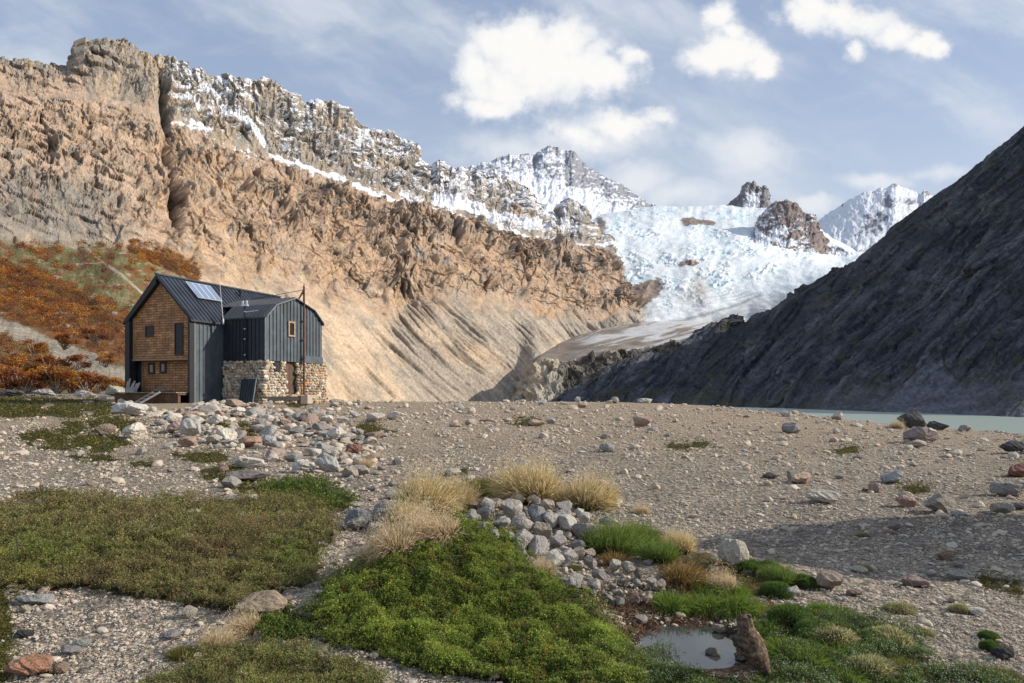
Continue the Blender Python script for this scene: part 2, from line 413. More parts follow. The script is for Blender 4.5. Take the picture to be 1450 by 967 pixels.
    d = d - dep * np.exp(-((PX - fx) / wd) ** 2)
    d = d + 10 * gauss(PX, PY, 262, 285, 10, 45) + 9 * gauss(PX, PY, 212, 130, 14, 30)
    # dark hollows in the cliff of the far end
    for (a, b, r1, r2, k) in [(803, 372, 12, 26, 16), (690, 300, 7, 20, 9), (560, 348, 8, 16, 10), (470, 310, 9, 20, 9), (420, 290, 8, 14, 8), (640, 330, 8, 18, 9), (560,240,6,16,6), (770,320,6,16,6)]:
        d = d - k * gauss(PX, PY, a, b, r1, r2)
    return d
def lm_col(PX, PY, S, N, D):
    g, h = lm_coords(PX, PY)
    n1 = fbm(PX / 70, PY / 45, 4, .55, 101); n2 = fbm(PX / 14, PY / 14, 4, .6, 102); n3 = fbm(g / 9, h / 45, 3, .6, 103)
    b = PY - .32 * PX + 10 * n1
    band = fbm(b / 16, PX / 160, 3, .6, 104)
    tan_ = np.array([.365, .27, .195]); orange = np.array([.40, .275, .175]); grey = np.array([.27, .235, .195]); dkr = np.array([.20, .135, .10])
    tan_ = tan_ * 1.06
    c = mix(tan_, orange, sst(-.25, .35, n1 + .4 * band + .15 * sst(200, 300, PX) - .3 * (1 - sst(120, 260, PX))))
    c = mix(c, grey, sst(.04, .42, n2 * .7 + n3 * .5 + band * .35 + .25 * (1 - sst(0, 260, PX)) * sst(150, 330, PY)))
    c = mix(c, dkr, .75 * sst(.2, .55, fbm(PX / 30, PY / 22, 4, .6, 105) + .35 * n2 + .25 * gauss(PX, PY, 480, 300, 130, 45)))
    c = mix(c, np.array([.21, .19, .165]), .95 * (1 - sst(120, 200, PX + 60 * n1)) * sst(200, 270, PY + 35 * n1 - .25 * PX) * sst(-.35, .1, n3 + .2))
    ro = lm_rough(PX, PY, S) - .1
    c = mix(c * 1.10, mix(np.array([.22, .155, .11]), np.array([.20, .18, .15]), sst(-.2, .3, n1 + n2)), .62 * ro * sst(-.3, .2, n2 + .15) * (1 - .3 * (1 - sst(150, 260, PX))))
    up = sst(2.0, 2.8, S + .8 * n1 + .5 * n2 - .9 * (1 - sst(90, 200, PX)))
    gold = mix(np.array([.27, .235, .19]), np.array([.37, .29, .195]), sst(-.1, .35, fbm(PX / 35, PY / 50, 3, .5, 106)))
    gold = mix(gold, np.array([.15, .135, .12]), .7 * sst(.1, .45, fbm(PX / 7, PY / 30, 3, .6, 107)))
    c = mix(c, gold, up)
    # shade of recesses, hollows and cracks painted into the rock colour
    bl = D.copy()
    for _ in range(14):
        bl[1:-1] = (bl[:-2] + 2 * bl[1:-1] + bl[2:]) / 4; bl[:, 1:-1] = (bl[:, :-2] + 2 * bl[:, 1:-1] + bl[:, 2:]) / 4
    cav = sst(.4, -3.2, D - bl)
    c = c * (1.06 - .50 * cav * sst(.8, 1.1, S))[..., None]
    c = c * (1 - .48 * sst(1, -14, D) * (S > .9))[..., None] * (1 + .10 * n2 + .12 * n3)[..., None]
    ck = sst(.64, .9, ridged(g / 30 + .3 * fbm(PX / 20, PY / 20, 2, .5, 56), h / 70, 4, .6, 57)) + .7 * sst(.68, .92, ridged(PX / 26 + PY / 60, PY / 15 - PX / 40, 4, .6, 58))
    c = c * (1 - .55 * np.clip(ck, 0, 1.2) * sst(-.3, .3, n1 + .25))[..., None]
    # talus
    g = (PX - 500 - lm_k(PX) * (PY - 400)) / 1.41 + 3 * fbm(PX / 70, PY / 70, 2, .5, 93)
    tal = 1 - sst(.8, 1.12, S + .35 * fbm(PX / 45, PY / 60, 3, .5, 8))
    ts = mix(np.array([.50, .39, .28]), np.array([.43, .325, .23]), sst(.0, .4, fbm(g / 22, h / 260, 4, .62, 110)))
    tg = mix(np.array([.38, .325, .26]), np.array([.27, .235, .195]), sst(-.1, .4, fbm(g / 8, h / 160, 4, .62, 111)))
    gm = sst(-.12, .3, fbm(g / 48, h / 140, 3, .5, 112) + sst(430, 700, PX) * .55 - .18)
    ts = mix(ts, tg, gm)
    gul = sst(.7, .93, ridged(g / 36, h / 330, 3, .5, 70)) + .6 * sst(.68, .93, ridged(g / 13, h / 150, 2, .5, 74)) * sst(470, 600, PX)
    ts = ts * (1 - .38 * np.clip(gul, 0, 1) * sst(430, 560, PX) * (1 - .5 * (S < .2)))[..., None]
    ts = mix(ts, np.array([.27, .235, .19]), .7 * sst(.1, .3, fbm(g / 22, h / 60, 4, .65, 118)))
    ts = ts * (1 + .30 * fbm(PX / 3.5, PY / 3.5, 3, .65, 113))[..., None]
    c = mix(c, ts, tal)
    # vegetated lower left
    cc = PY - .42 * PX + 14 * fbm(PX / 50, PY / 25, 3, .5, 114)
    vm = (1 - sst(215, 300, PX + 30 * n1)) * sst(330, 352, PY - .04 * PX + 12 * n1 + 3 * n2) * (1 - sst(.98, 1.1, S))
    olive = mix(np.array([.12, .115, .045]), np.array([.22, .19, .10]), sst(-.2, .3, n2))
    rust = np.array([.17, .08, .035])
    v = mix(olive, rust, sst(.05, .35, fbm(PX / 18, PY / 12, 4, .6, 115) + .1))
    scree = np.array([.33, .29, .235])
    v = mix(v, np.array([.15, .06, .025]), sst(362, 372, cc) * (1 - sst(438, 450, cc)) * .8)
    v = mix(v, scree * .8, sst(444, 450, cc) * (1 - sst(468, 478, cc)))
    v = mix(v, np.array([.14, .07, .03]), sst(470, 480, cc) * .7)
    dl = np.abs(PY - (.66 * (PX - 105) + 408) + 4 * n2)
    v = mix(v, scree, (1 - sst(1.5, 5, dl)) * sst(98, 108, PX) * sst(.0, .2, n2 + .1))
    dl = np.abs(PY - (.8 * (PX - 125) + 354) + 3 * n2)
    v = mix(v, scree, (1 - sst(1, 3.5, dl)) * sst(118, 128, PX))
    v = mix(v, scree, sst(.25, .4, fbm(PX / 26, PY / 8, 4, .6, 117)) * .8)
    c = mix(c, v, vm)
    c = mix(c, rust, .85 * gauss(PX, PY, 232, 366, 50, 9 + 0 * PX) ** .5 * sst(-.15, .1, n2 + .1) * (PX > 180) * (np.abs(PY - .5 * (PX - 232) - 366) < 16))
    # snow on ledges, on the bench and below the crest
    a_ = PX * .92 + PY * .39; b_ = -PX * .39 + PY * .92
    sn = fbm(a_ / 46, b_ / 9, 5, .62, 120)
    vs = fbm(PX / 7, PY / 26, 4, .6, 121)
    nz = N[..., 2]; nx = N[..., 0]
    bias = np.interp(S, [0, 1.7, 1.95, 2.1, 2.9, 3.2, 4.0, 5], [-3, -2, -.7, -.38, -.26, -.14, .08, .2])
    bias = bias + interp(PX, [(-200, -.75), (120, -.6), (215, -.3), (250, .15), (420, .10), (450, .12), (600, .12), (780, .18), (850, -.05), (900, -.3)])
    bias = bias - .35 * gauss(PX, PY, 165, 110, 50, 40) - .25 * gauss(PX, PY, 380, 155, 18, 30) - .2 * gauss(PX, PY, 470, 185, 25, 30)
    sc = bias + .65 * (nz - .45) + .62 * sn + .55 * vs - .1
    # open snow fields
    fld = np.maximum.reduce([gauss(b_, PX, 0, 0, 1, 1) * 0, 1.2 * (1 - sst(2, 9, np.abs(PY - np.interp(PX, [300, 335, 355, 372], [150, 170, 190, 207]))) ) * ((PX > 315) & (PX < 374)),
                             (.95 + .3 * sn) * (1 - sst(1.5, 6, np.abs(PY - np.interp(PX, [380, 450, 520, 600, 700, 760, 850], [222, 240, 272, 298, 325, 340, 352]) + 5 * n2))) * (PX > 380),
                             1.2 * (1 - sst(3, 10, np.abs(PY - np.interp(PX, [600, 650, 700, 760], [282, 292, 306, 325]) + 4 * n2))) * (PX > 610) * (PX < 775),
                             1.3 * gauss(PX, PY, 540, 190, 34, 7) * (PY - .32 * (PX - 510) < 186)])
    snow = np.maximum(sst(.02, .12, sc), sst(.35, .6, fld + .9 * sn - .15))
    c = mix(c, np.array([.74, .76, .80]), snow)
    hz = sst(500, 2600, Bd(PX) * np.clip(.35 + .25 * S, 0, 1.2)) * .22  # air haze growing with distance, mixed into the rock colour
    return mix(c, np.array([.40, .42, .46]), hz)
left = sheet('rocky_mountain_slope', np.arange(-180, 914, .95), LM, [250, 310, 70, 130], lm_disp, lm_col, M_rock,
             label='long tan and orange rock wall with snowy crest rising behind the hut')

# ---- far snow peak
def pk_col(rock, snow=(.70, .73, .78), thr=0.0, strata=0, seed=200, haze=.25, rm=None):
    def f(PX, PY, S, N, D):
        n = fbm(PX / 16, PY / 12, 5, .62, seed); n2 = fbm(PX / 5, PY / 5, 3, .6, seed + 3)
        sc = thr + .8 * n + .3 * n2 + .9 * (N[..., 2] - .5)
        if strata: sc = sc + (.12 + 1.1 * n2) * np.sin((PY - .16 * PX + 5 * fbm(PX / 25, PY / 20, 3, .5, seed + 5)) / 1.25) * (PY > 232)
        if rm is not None: sc = sc - rm(PX, PY)
        sn = sst(-.06, .08, sc)
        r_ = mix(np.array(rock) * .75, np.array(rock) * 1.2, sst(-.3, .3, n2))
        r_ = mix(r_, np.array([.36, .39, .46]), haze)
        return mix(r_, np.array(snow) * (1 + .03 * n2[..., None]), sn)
    return f
def pk_disp(a1=7, a2=3.5, seed=300, smoothz=None):
    def f(PX, PY, S):
        d = a1 * (.45 * blocks(PX / 14 + PY / 50, PY / 22, seed + 1) + .3 * blocks(PX / 6, PY / 9, seed + 2)) + .55 * a1 * (ridged(PX / 32 + .012 * PY, PY / 46, 4, .58, seed) - .45) + a2 * fbm(PX / 7, PY / 8, 4, .62, seed + 5)
        return d if smoothz is None else d * smoothz(PX, PY)
    return f
PA = [([(480, 360), (600, 330), (760, 372), (860, 345), (1000, 330)], [(480, 2300), (1000, 3000)]),
      ([(480, 260), (600, 262), (660, 262), (760, 300), (860, 315), (1000, 316)], [(480, 2700), (1000, 3500)]),
      (lambda px: interp(px, [(480, 176), (505, 177), (540, 188), (580, 203), (592, 222), (606, 237), (640, 243), (655, 238), (672, 235), (700, 226), (712, 221), (722, 219), (735, 220), (748, 217), (757, 219), (765, 212), (775, 207),
                              (785, 208), (800, 212), (812, 214), (818, 222), (824, 230), (840, 240), (870, 256), (900, 274), (918, 288), (940, 293), (1000, 300)]) + 1.4 * fbm(px / 4, px * 0, 3, .6, 210),
       [(480, 3200), (600, 3600), (780, 4600), (1000, 4300)])]
def pa_rock(PX, PY):
    r = .85 * sst(-22, 6, -(PY - interp(PX, [(640, 250), (700, 246), (745, 243), (790, 254), (830, 262), (870, 282), (905, 292), (1000, 300)]))) 
    r = r + .22 * (PX > 800) * (PY < 318)
    return (r - .8 * (PX < 640)) - .5 * sst(255, 275, PY - .25 * (PX - 640)) * (PX < 800)
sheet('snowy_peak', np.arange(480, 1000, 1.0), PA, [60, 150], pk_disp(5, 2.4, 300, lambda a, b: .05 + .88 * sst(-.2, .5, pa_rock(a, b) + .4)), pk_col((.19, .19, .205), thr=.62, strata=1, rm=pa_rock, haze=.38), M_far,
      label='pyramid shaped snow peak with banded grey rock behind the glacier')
PD = [([(1120, 380), (1400, 370)], [(1120, 4300), (1400, 4300)]),
      (lambda px: interp(px, [(1120, 340), (1150, 322), (1168, 304), (1190, 292), (1208, 280), (1225, 272), (1240, 269), (1248, 265), (1256, 266), (1262, 261), (1268, 259), (1276, 264), (1290, 269), (1303, 275), (1308, 268), (1314, 270),
                              (1322, 279), (1350, 300), (1400, 330)]) + 1.0 * fbm(px / 4, px * 0, 3, .6, 220), [(1120, 5600), (1400, 5600)])]
def pd_rock(PX, PY):
    return (.9 * gauss(PX, PY, 1255, 285, 16, 13) + .85 * gauss(PX, PY, 1243, 312, 22, 14) + .6 * gauss(PX, PY, 1225, 330, 30, 14) + .8 * gauss(PX, PY, 1290, 285, 14, 9) + 1.0 * gauss(PX, PY, 1268, 261, 6, 4)
            + 1.0 * gauss(PX, PY, 1314, 272, 9, 6) + .6 * gauss(PX, PY, 1192, 290, 5, 4))
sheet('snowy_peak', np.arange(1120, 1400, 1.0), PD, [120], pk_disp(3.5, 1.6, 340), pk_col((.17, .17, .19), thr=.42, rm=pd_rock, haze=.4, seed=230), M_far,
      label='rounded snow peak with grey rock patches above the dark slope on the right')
PB = [([(1020, 300), (1110, 300)], [(1020, 4200), (1110, 4200)]),
      (lambda px: interp(px, [(1020, 296), (1035, 288), (1044, 282), (1050, 274), (1053, 262), (1058, 258), (1064, 260), (1067, 257), (1070, 265), (1074, 262), (1078, 268), (1082, 264), (1086, 268), (1089, 276), (1091, 286), (1100, 296)]) + .8 * fbm(px / 2.5, px * 0, 3, .6, 221),
       [(1020, 4500), (1110, 4500)])]
sheet('rock_spire', np.arange(1020, 1110, .6), PB, [90], pk_disp(6, 2.5, 350), pk_col((.20, .18, .17), thr=.1, rm=lambda a, b: .8 - 1.6 * gauss(a, b, 1066, 284, 12, 12), haze=.25, seed=240), M_far,
      label='small jagged rock spire poking above the glacier')
PC = [([(1070, 352), (1110, 370), (1150, 402), (1190, 412), (1240, 400)], [(1070, 2500), (1240, 2300)]),
      (lambda px: interp(px, [(1070, 315), (1082, 300), (1090, 292), (1098, 288), (1106, 284), (1116, 281), (1122, 287), (1130, 290), (1137, 300), (1146, 303), (1154, 306), (1160, 318), (1166, 332), (1176, 345), (1200, 356), (1240, 372)]) + 1.3 * fbm(px / 4, px * 0, 3, .6, 222),
       [(1070, 2900), (1240, 2700)])]
sheet('rocky_outcrop', np.arange(1070, 1240, .8), PC, [100], pk_disp(6, 2.8, 360), pk_col((.21, .165, .14), thr=.18, rm=lambda a, b: .25 + .5 * gauss(a, b, 1115, 305, 30, 25) + .7 * gauss(a, b, 1160, 335, 14, 18) + .35 * gauss(a, b, 1165, 372, 25, 12)
      - .55 * gauss(a, b, 1105, 330, 10, 12) - .6 * gauss(a, b, 1195, 368, 20, 10), haze=.12, seed=250), M_far,
      label='craggy brown and white outcrop at the right edge of the icefall')

# ---- glacier
GL = [([(780, 500), (850, 485), (880, 475), (940, 490), (1000, 490), (1060, 480), (1120, 450), (1180, 430), (1300, 420)], [(780, 1690), (1000, 1690), (1300, 1690)]),
      ([(780, 480), (840, 468), (880, 455), (940, 458), (1000, 458), (1060, 450), (1120, 425), (1180, 400), (1300, 390)], [(780, 1790), (1000, 1790), (1300, 1790)]),
      ([(780, 440), (860, 440), (920, 430), (1000, 425), (1060, 425), (1120, 405), (1180, 388), (1300, 376)], [(780, 1950), (1300, 2100)]),
      ([(780, 360), (860, 358), (920, 355), (1000, 350), (1060, 352), (1120, 365), (1180, 375), (1300, 365)], [(780, 2250), (1300, 2450)]),
      ([(780, 322), (860, 325), (1000, 335), (1060, 332), (1120, 340), (1180, 355), (1300, 358)], [(780, 2650), (1300, 2900)]),
      (lambda px: interp(px, [(780, 330), (830, 318), (850, 305), (900, 296), (925, 291), (960, 292), (1000, 292), (1035, 292), (1060, 296), (1090, 294), (1120, 300), (1170, 330), (1220, 358), (1300, 372)]) + 3.0 * fbm(px / 30, px * 0, 3, .6, 223),
       [(780, 3200), (1300, 3400)])]
def gl_rough(PX, PY):
    low = sst(455, 415, PY + .25 * (PX - 950) + 10 * fbm(PX / 40, PY / 20, 2, .5, 401))
    flat = .75 * np.exp(-((PY - 346 - .02 * (PX - 900)) / 9) ** 2) * sst(1050, 960, PX)
    ogive = sst(1000, 1050, PX) * gauss(PX * 0, PY + .42 * (PX - 1000), 0, 440, 1, 12)
    n = sst(-.25, .3, fbm(PX / 34, PY / 16, 3, .5, 402))
    tongue = np.exp(-((PY - np.interp(PX, [1040, 1120, 1200, 1300], [462, 437, 405, 390])) / 9) ** 2) * sst(1010, 1060, PX) * 1.1
    return np.clip(low * (1 - flat) * (.12 + .95 * n) * (1 - .8 * ogive) + tongue, 0, 1.1)
def gl_disp(PX, PY, S):
    r = gl_rough(PX, PY)
    wx = PX + 5 * fbm(PX / 18, PY / 12, 2, .5, 403)
    ser = ridged((wx + .4 * PY) / 13, PY / 3.4, 3, .55, 404)
    cr = ridged((wx + .5 * PY) / 24, PY / 8.5, 3, .55, 406)
    return r * (1 - .6 * sst(3.6, 4.6, S)) * (3.2 * (ser - .5) + 5.0 * (cr - .5)) + 5 * fbm(PX / 45, PY / 22, 3, .5, 408) + .25 * fbm(PX / 2.5, PY / 2, 2, .5, 409) 
def gl_col(PX, PY, S, N, D):
    r = gl_rough(PX, PY)
    n = fbm(PX / 9, PY / 5, 4, .6, 410)
    c = mix(np.array([.74, .78, .80]), np.array([.66, .73, .77]), sst(-.2, .3, n))
    blue = sst(.5, -3.2, D + 4 * n) * r
    c = mix(c, np.array([.34, .56, .66]), .8 * blue)
    c = mix(c, np.array([.46, .68, .75]), .8 * sst(.08, .35, fbm(PX / 20, PY / 9, 4, .6, 411)) * r)
    # rock islands and dirt
    isl = 1.15 * gauss(PX, PY, 976, 314, 13, 7) + gauss(PX, PY, 1003, 315, 13, 5) + 1.15 * gauss(PX, PY, 975, 374, 16, 5) + gauss(PX, PY, 850, 320, 9, 14)
    isl = isl + 1.5 * gauss(PX, PY + .42 * (PX - 905), 905, 418, 34, 18) * (PX < 945) * (PX > 855)
    rk = mix(np.array([.19, .135, .115]), np.array([.28, .22, .18]), sst(-.2, .2, n))
    c = mix(c, rk, sst(.45, .62, isl + .45 * n))
    dirt = .55 * gauss(PX, PY, 990, 405, 12, 17) + .4 * gauss(PX, PY, 985, 425, 25, 16) + .35 * gauss(PX, PY, 900, 445, 30, 12)
    c = mix(c, np.array([.33, .28, .23]), np.clip(dirt + .4 * (dirt > .04) * n, 0, .75))
    med = np.exp(-((PY - np.interp(PX, [940, 1000, 1060, 1090, 1200], [458, 446, 426, 410, 398]) + 2 * n) / 2.6) ** 2) * (PX > 935) * sst(1090, 1060, PX)
    fan = sst(425, 432, PY + .34 * (PX - 1060)) * 0
    c = mix(c, np.array([.30, .29, .28]), np.clip(med * .9, 0, .85))
    og = gauss(PX, PY, 1045, 420, 40, 9)
    c = mix(c, np.array([.36, .38, .39]), .5 * og * sst(-.2, .3, np.sin((PX * .5 + PY * 2.2) / 1.6)))
    # dirty tongue
    tg = sst(440, 462, PY + .32 * (PX - 1000)) * (1 - sst(480, 530, PY + .25 * (PX - 1000)))
    c = mix(c, mix(np.array([.50, .49, .47]), np.array([.34, .315, .28]), sst(-.2, .35, fbm((PX - .6 * PY) / 40, (PY + .3 * PX) / 5, 4, .6, 413))), .8 * tg)
    bl = np.exp(-((PY - np.interp(PX, [1040, 1120, 1200, 1300], [462, 437, 405, 390])) / 8) ** 2) * sst(1015, 1050, PX)
    c = mix(c, mix(np.array([.72, .77, .82]), np.array([.38, .56, .68]), sst(1, -3, D)), bl)
    return c
sheet('glacier', np.arange(780, 1300, .8), GL, [70, 70, 110, 150, 90], gl_disp, gl_col, M_ice, smooth=4, label='blue white icefall tumbling between the peaks into the valley')

# ---- moraine plain and ice-scoured rock step below the glacier
MO = [([(660, 605), (1100, 595)], [(660, 760), (1100, 760)]),
      ([(660, 600), (715, 592), (735, 560), (760, 515), (800, 515), (860, 500), (900, 497), (950, 488), (1000, 478), (1100, 470)], [(660, 950), (760, 1120), (1100, 1120)]),
      ([(660, 598), (715, 588), (735, 548), (760, 503), (800, 500), (840, 488), (880, 484), (950, 476), (1000, 470), (1100, 462)], [(660, 1050), (760, 1200), (1100, 1200)]),
      ([(660, 597), (715, 580), (745, 505), (790, 477), (840, 468), (870, 462), (920, 455), (1000, 455), (1100, 450)], [(660, 1300), (760, 1640), (1100, 1640)])]
def mo_disp(PX, PY, S):
    rk = np.maximum(1 - sst(.9, 1.3, S), .7 * (1 - sst(725, 775, PX)))
    sh = (PX - 770) * .8
    return rk * (9 * blocks(PX / 22 + PY / 40, PY / 16 - PX / 30, 77) + 5 * blocks(PX / 8, PY / 8, 78) + 9 * (ridged((PX + .4 * PY) / 60, (PY - .7 * PX) / 34, 5, .62, 500) - .45) + 2.5 * fbm(PX / 6, PY / 7, 4, .6, 505) + 6 * gauss(PX, PY, 770, 535, 28, 22)) + 1.5 * fbm(PX / 60, PY / 12, 2, .5, 506)
def mo_col(PX, PY, S, N, D):
    n = fbm(PX / 10, PY / 8, 4, .6, 510)
    rk = np.maximum(1 - sst(.95, 1.15, S + .1 * n), 1 - sst(735, 785, PX + 14 * n))
    r_ = mix(np.array([.25, .22, .17]), np.array([.15, .145, .135]), sst(-.15, .3, n + .3 * fbm(PX / 40, PY / 20, 3, .5, 511)))
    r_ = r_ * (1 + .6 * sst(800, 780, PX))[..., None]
    r_ = mix(r_, np.array([.38, .30, .2]), .8 * gauss(PX, PY, 765, 535, 18, 18) * sst(-.1, .2, n + .2))
    r_ = mix(r_, np.array([.30, .25, .16]), .6 * sst(.05, .3, fbm(PX / 25, PY / 14, 4, .6, 512)) * sst(820, 850, PX))
    r_ = mix(r_, np.array([.17, .155, .09]), .4 * sst(.15, .4, fbm(PX / 12, PY / 9, 4, .6, 513)) * sst(790, 820, PX))
    r_ = r_ * (1 - .62 * sst(792, 806, PX + 4 * n) * (1 - .6 * sst(-.05, .25, fbm(PX / 30, PY / 9, 3, .5, 519))))[..., None]  # shade on the right of the step painted into the rock colour, lit spots kept
    gr = mix(np.array([.30, .265, .225]), np.array([.24, .20, .165]), sst(-.1, .25, fbm(PX / 50, PY / 8, 3, .5, 514) + sst(840, 790, PX) * .3))
    ice = sst(.0, .25, fbm((PX - PY) / 60, (PY + .28 * (PX - 850)) / 5, 4, .6, 515) + .55 * np.exp(-((PY + .22 * (PX - 830) - 484) / 6) ** 2) * sst(800, 840, PX) - .12 + .25 * sst(860, 960, PX))
    gr = mix(gr, np.array([.58, .59, .60]), ice * sst(790, 850, PX) * .85)
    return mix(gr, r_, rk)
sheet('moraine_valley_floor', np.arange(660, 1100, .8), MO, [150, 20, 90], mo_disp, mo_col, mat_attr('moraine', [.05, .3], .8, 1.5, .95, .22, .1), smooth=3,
      label='grey moraine and ice worn rock step below the glacier tongue')

# ---- dark slope on the right
DR = [([(740, 585), (780, 577), (860, 576), (1000, 577), (1100, 580), (1250, 586), (1450, 594), (1900, 607)], [(740, 620), (780, 600), (1000, 571), (1100, 503), (1250, 405), (1450, 322), (1900, 242)]),
      ([(740, 580), (780, 572), (860, 560), (1000, 550), (1100, 545), (1250, 520), (1450, 480), (1900, 380)], [(740, 700), (780, 690), (1000, 690), (1100, 640), (1250, 540), (1450, 450), (1900, 330)]),
      (lambda px: interp(px, [(740, 590), (785, 568), (800, 556), (830, 543), (860, 527), (890, 511), (920, 501), (945, 491), (978, 474), (1000, 461), (1024, 454), (1055, 456), (1066, 449), (1080, 443), (1094, 440), (1134, 420), (1173, 394),
                              (1212, 369), (1234, 350), (1252, 336), (1262, 320), (1272, 313), (1295, 297), (1318, 281), (1350, 262), (1400, 223), (1425, 203), (1450, 180), (1500, 145), (1600, 80), (1900, -90)])
       + 1.2 * fbm(px / 7, px * 0, 3, .55, 224),
       [(740, 900), (800, 950), (1000, 1250), (1100, 1180), (1200, 1080), (1300, 930), (1450, 760), (1900, 540)])]
def dr_c(PX, PY):
    k = 1.0                                                   # ribs run down to the left
    return (PX + k * PY) / 1.41 + 6 * fbm(PX / 80, PY / 80, 2, .5, 600), (PY - k * PX) / 1.41
def dr_disp(PX, PY, S):
    g, h = dr_c(PX, PY)
    top = 1 - .75 * sst(1.75, 2.0, S) * (S <= 2)
    d = 13 * (ridged(h / 380, g / 85, 2, .5, 601) - .5) * top + 8 * (ridged((h + .3 * g) / 260, g / 30, 4, .58, 605) - .45) * top + 5 * facets(g * 1.2, h / 2.5, PX, PY) / 19 * top
    d = d + 3.6 * (ridged(h / 80, g / 9, 4, .6, 610) - .45) + .9 * fbm(PX / 5, PY / 5, 3, .6, 612)
    d = d + top * (7 * blocks(g / 26, h / 120, 81) + 4 * blocks(g / 11, h / 50, 82) + 1.8 * blocks(g / 5, h / 16, 83))
    foot = 1 - sst(.0, .55, S + .2 * fbm(PX / 60, PY / 60, 3, .5, 613))
    return d * (1 - .75 * foot) + foot * 1.0 * fbm(PX / 9, PY / 9, 3, .6, 615)
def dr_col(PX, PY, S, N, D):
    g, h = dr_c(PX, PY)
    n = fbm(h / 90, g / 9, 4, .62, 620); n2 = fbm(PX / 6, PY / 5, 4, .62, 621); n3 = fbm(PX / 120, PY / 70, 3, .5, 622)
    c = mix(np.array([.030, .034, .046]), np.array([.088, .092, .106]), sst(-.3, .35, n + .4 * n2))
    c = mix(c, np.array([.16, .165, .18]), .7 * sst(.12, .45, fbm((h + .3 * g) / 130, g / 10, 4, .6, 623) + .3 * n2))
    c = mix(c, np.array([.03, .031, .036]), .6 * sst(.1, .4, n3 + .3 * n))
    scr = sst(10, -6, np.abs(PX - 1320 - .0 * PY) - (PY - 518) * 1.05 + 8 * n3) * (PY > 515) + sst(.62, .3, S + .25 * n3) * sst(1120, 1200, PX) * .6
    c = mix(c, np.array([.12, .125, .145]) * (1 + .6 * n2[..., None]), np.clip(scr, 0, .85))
    veg = sst(.12, .38, fbm(PX / 40, (PY + .3 * PX) / 18, 4, .6, 625) + .35 * sst(1.1, .3, S) - .05) * sst(800, 880, PX)
    c = mix(c, np.array([.060, .058, .03]), .65 * veg * (1 - np.clip(scr, 0, 1)))
    return c
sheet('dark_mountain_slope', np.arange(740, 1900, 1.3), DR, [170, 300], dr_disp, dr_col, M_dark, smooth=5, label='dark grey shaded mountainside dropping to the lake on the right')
# ------------------------------------------------------------------ ground
def smooth01(t): t = np.clip(t, 0, 1); return t * t * (3 - 2 * t)
HUT = np.array([-21.4, 46.0]); HA = R(22)
def ground_z(X, Y):
    X = np.asarray(X, float); Y = np.asarray(Y, float)
    Yc_ = np.maximum(Y, .5); s = np.clip(X / Yc_, -1.2, 1.2)
    yc = np.interp(s, [-.3, .16, .28, .4, .54, .75, 1.2], [60, 60, 55, 45, 35, 27, 20])
    zc = np.interp(s, [-.45, -.25, .16, .28, .4, .54, .75, 1.2], [-.62, -.86, -.88, -1.08, -1.38, -1.66, -1.76, -1.8])
    t = Y / yc
    z = -1.9 + (zc + 1.9) * np.where(t < 1, .5 * smooth01(t) + .5 * (1 - (1 - np.clip(t, 0, 1)) ** 2) * np.clip(t * 1.6, 0, 1), 1)
    lf = smooth01((s + .36) / -.12 + 1) if False else 1 - sst(-.40, -.24, s)
    drop = -13.5 * smooth01((Y - yc) / 60)
    rise = .52 * smooth01((Y - yc) / 42)
    z = z + np.where(Y > yc, drop * (1 - lf) + rise * lf, 0)
    near = 1 - sst(55, 90, Y)
    z = z + near * (.05 * fbm(X / 6, Y / 6, 2, .5, 700) * sst(6, 30, Y) + .022 * fbm(X / 1.1, Y / 1.1, 3, .5, 701))
    z = z + .50 * gauss(X, Y, -.62, 6.9, .85, .95) + .16 * gauss(X, Y, .25, 5.9, .8, .7) + .12 * gauss(X, Y, -1.1, 6.0, .6, .7)
    z = z + .36 * gauss(X, Y, .45, 8.3, .62, .7)
    z = z + .12 * gauss(X, Y, -3.4, 8.2, 2.3, 1.3) + .15 * gauss(X, Y, .1, 10.4, 1.5, .6) - .10 * gauss(X, Y, -1.85, 7.8, .35, 1.2)
    z = z + .12 * gauss(X, Y, 2.0, 7.1, .8, .6) + .10 * gauss(X, Y, 2.3, 5.2, .7, .5)
    wet = gauss(X, Y, 1.4, 5.3, 1.0, .9)
    z = z - .15 * gauss(X, Y, 1.38, 5.3, .62, .6) + wet * (.035 * fbm(X / .3, Y / .3, 3, .55, 705)) + .25 * gauss(X, Y, -12, 27, 7, 3)
    return z

ang = np.concatenate([np.linspace(-math.pi, R(-44), 40)[:-1], np.arctan(np.linspace(math.tan(R(-44)), math.tan(R(44)), 1100)), np.linspace(R(44), math.pi, 40)[1:]])
rad = np.concatenate([np.geomspace(.8, 120, 900), np.geomspace(120, 9000, 60)[1:]])
RR, AA = np.meshgrid(rad, ang, indexing='ij')
gX = RR * np.sin(AA); gY = RR * np.cos(AA)
gZ = np.where(gY > 0, ground_z(gX, gY), -1.9 + .02 * fbm(gX, gY, 3))
gPX = CX + F * gX / np.maximum(gY, .3); gPY = HY - F * gZ / np.maximum(gY, .3)
gravel = mix(np.array([.425, .385, .325]), np.array([.335, .305, .26]), sst(-.3, .3, fbm(gX / 2.2, gY / 3.5, 4, .55, 710)))
gravel = gravel * (1 + .16 * fbm(gX / .12, gY / .12, 2, .5, 712))[..., None]

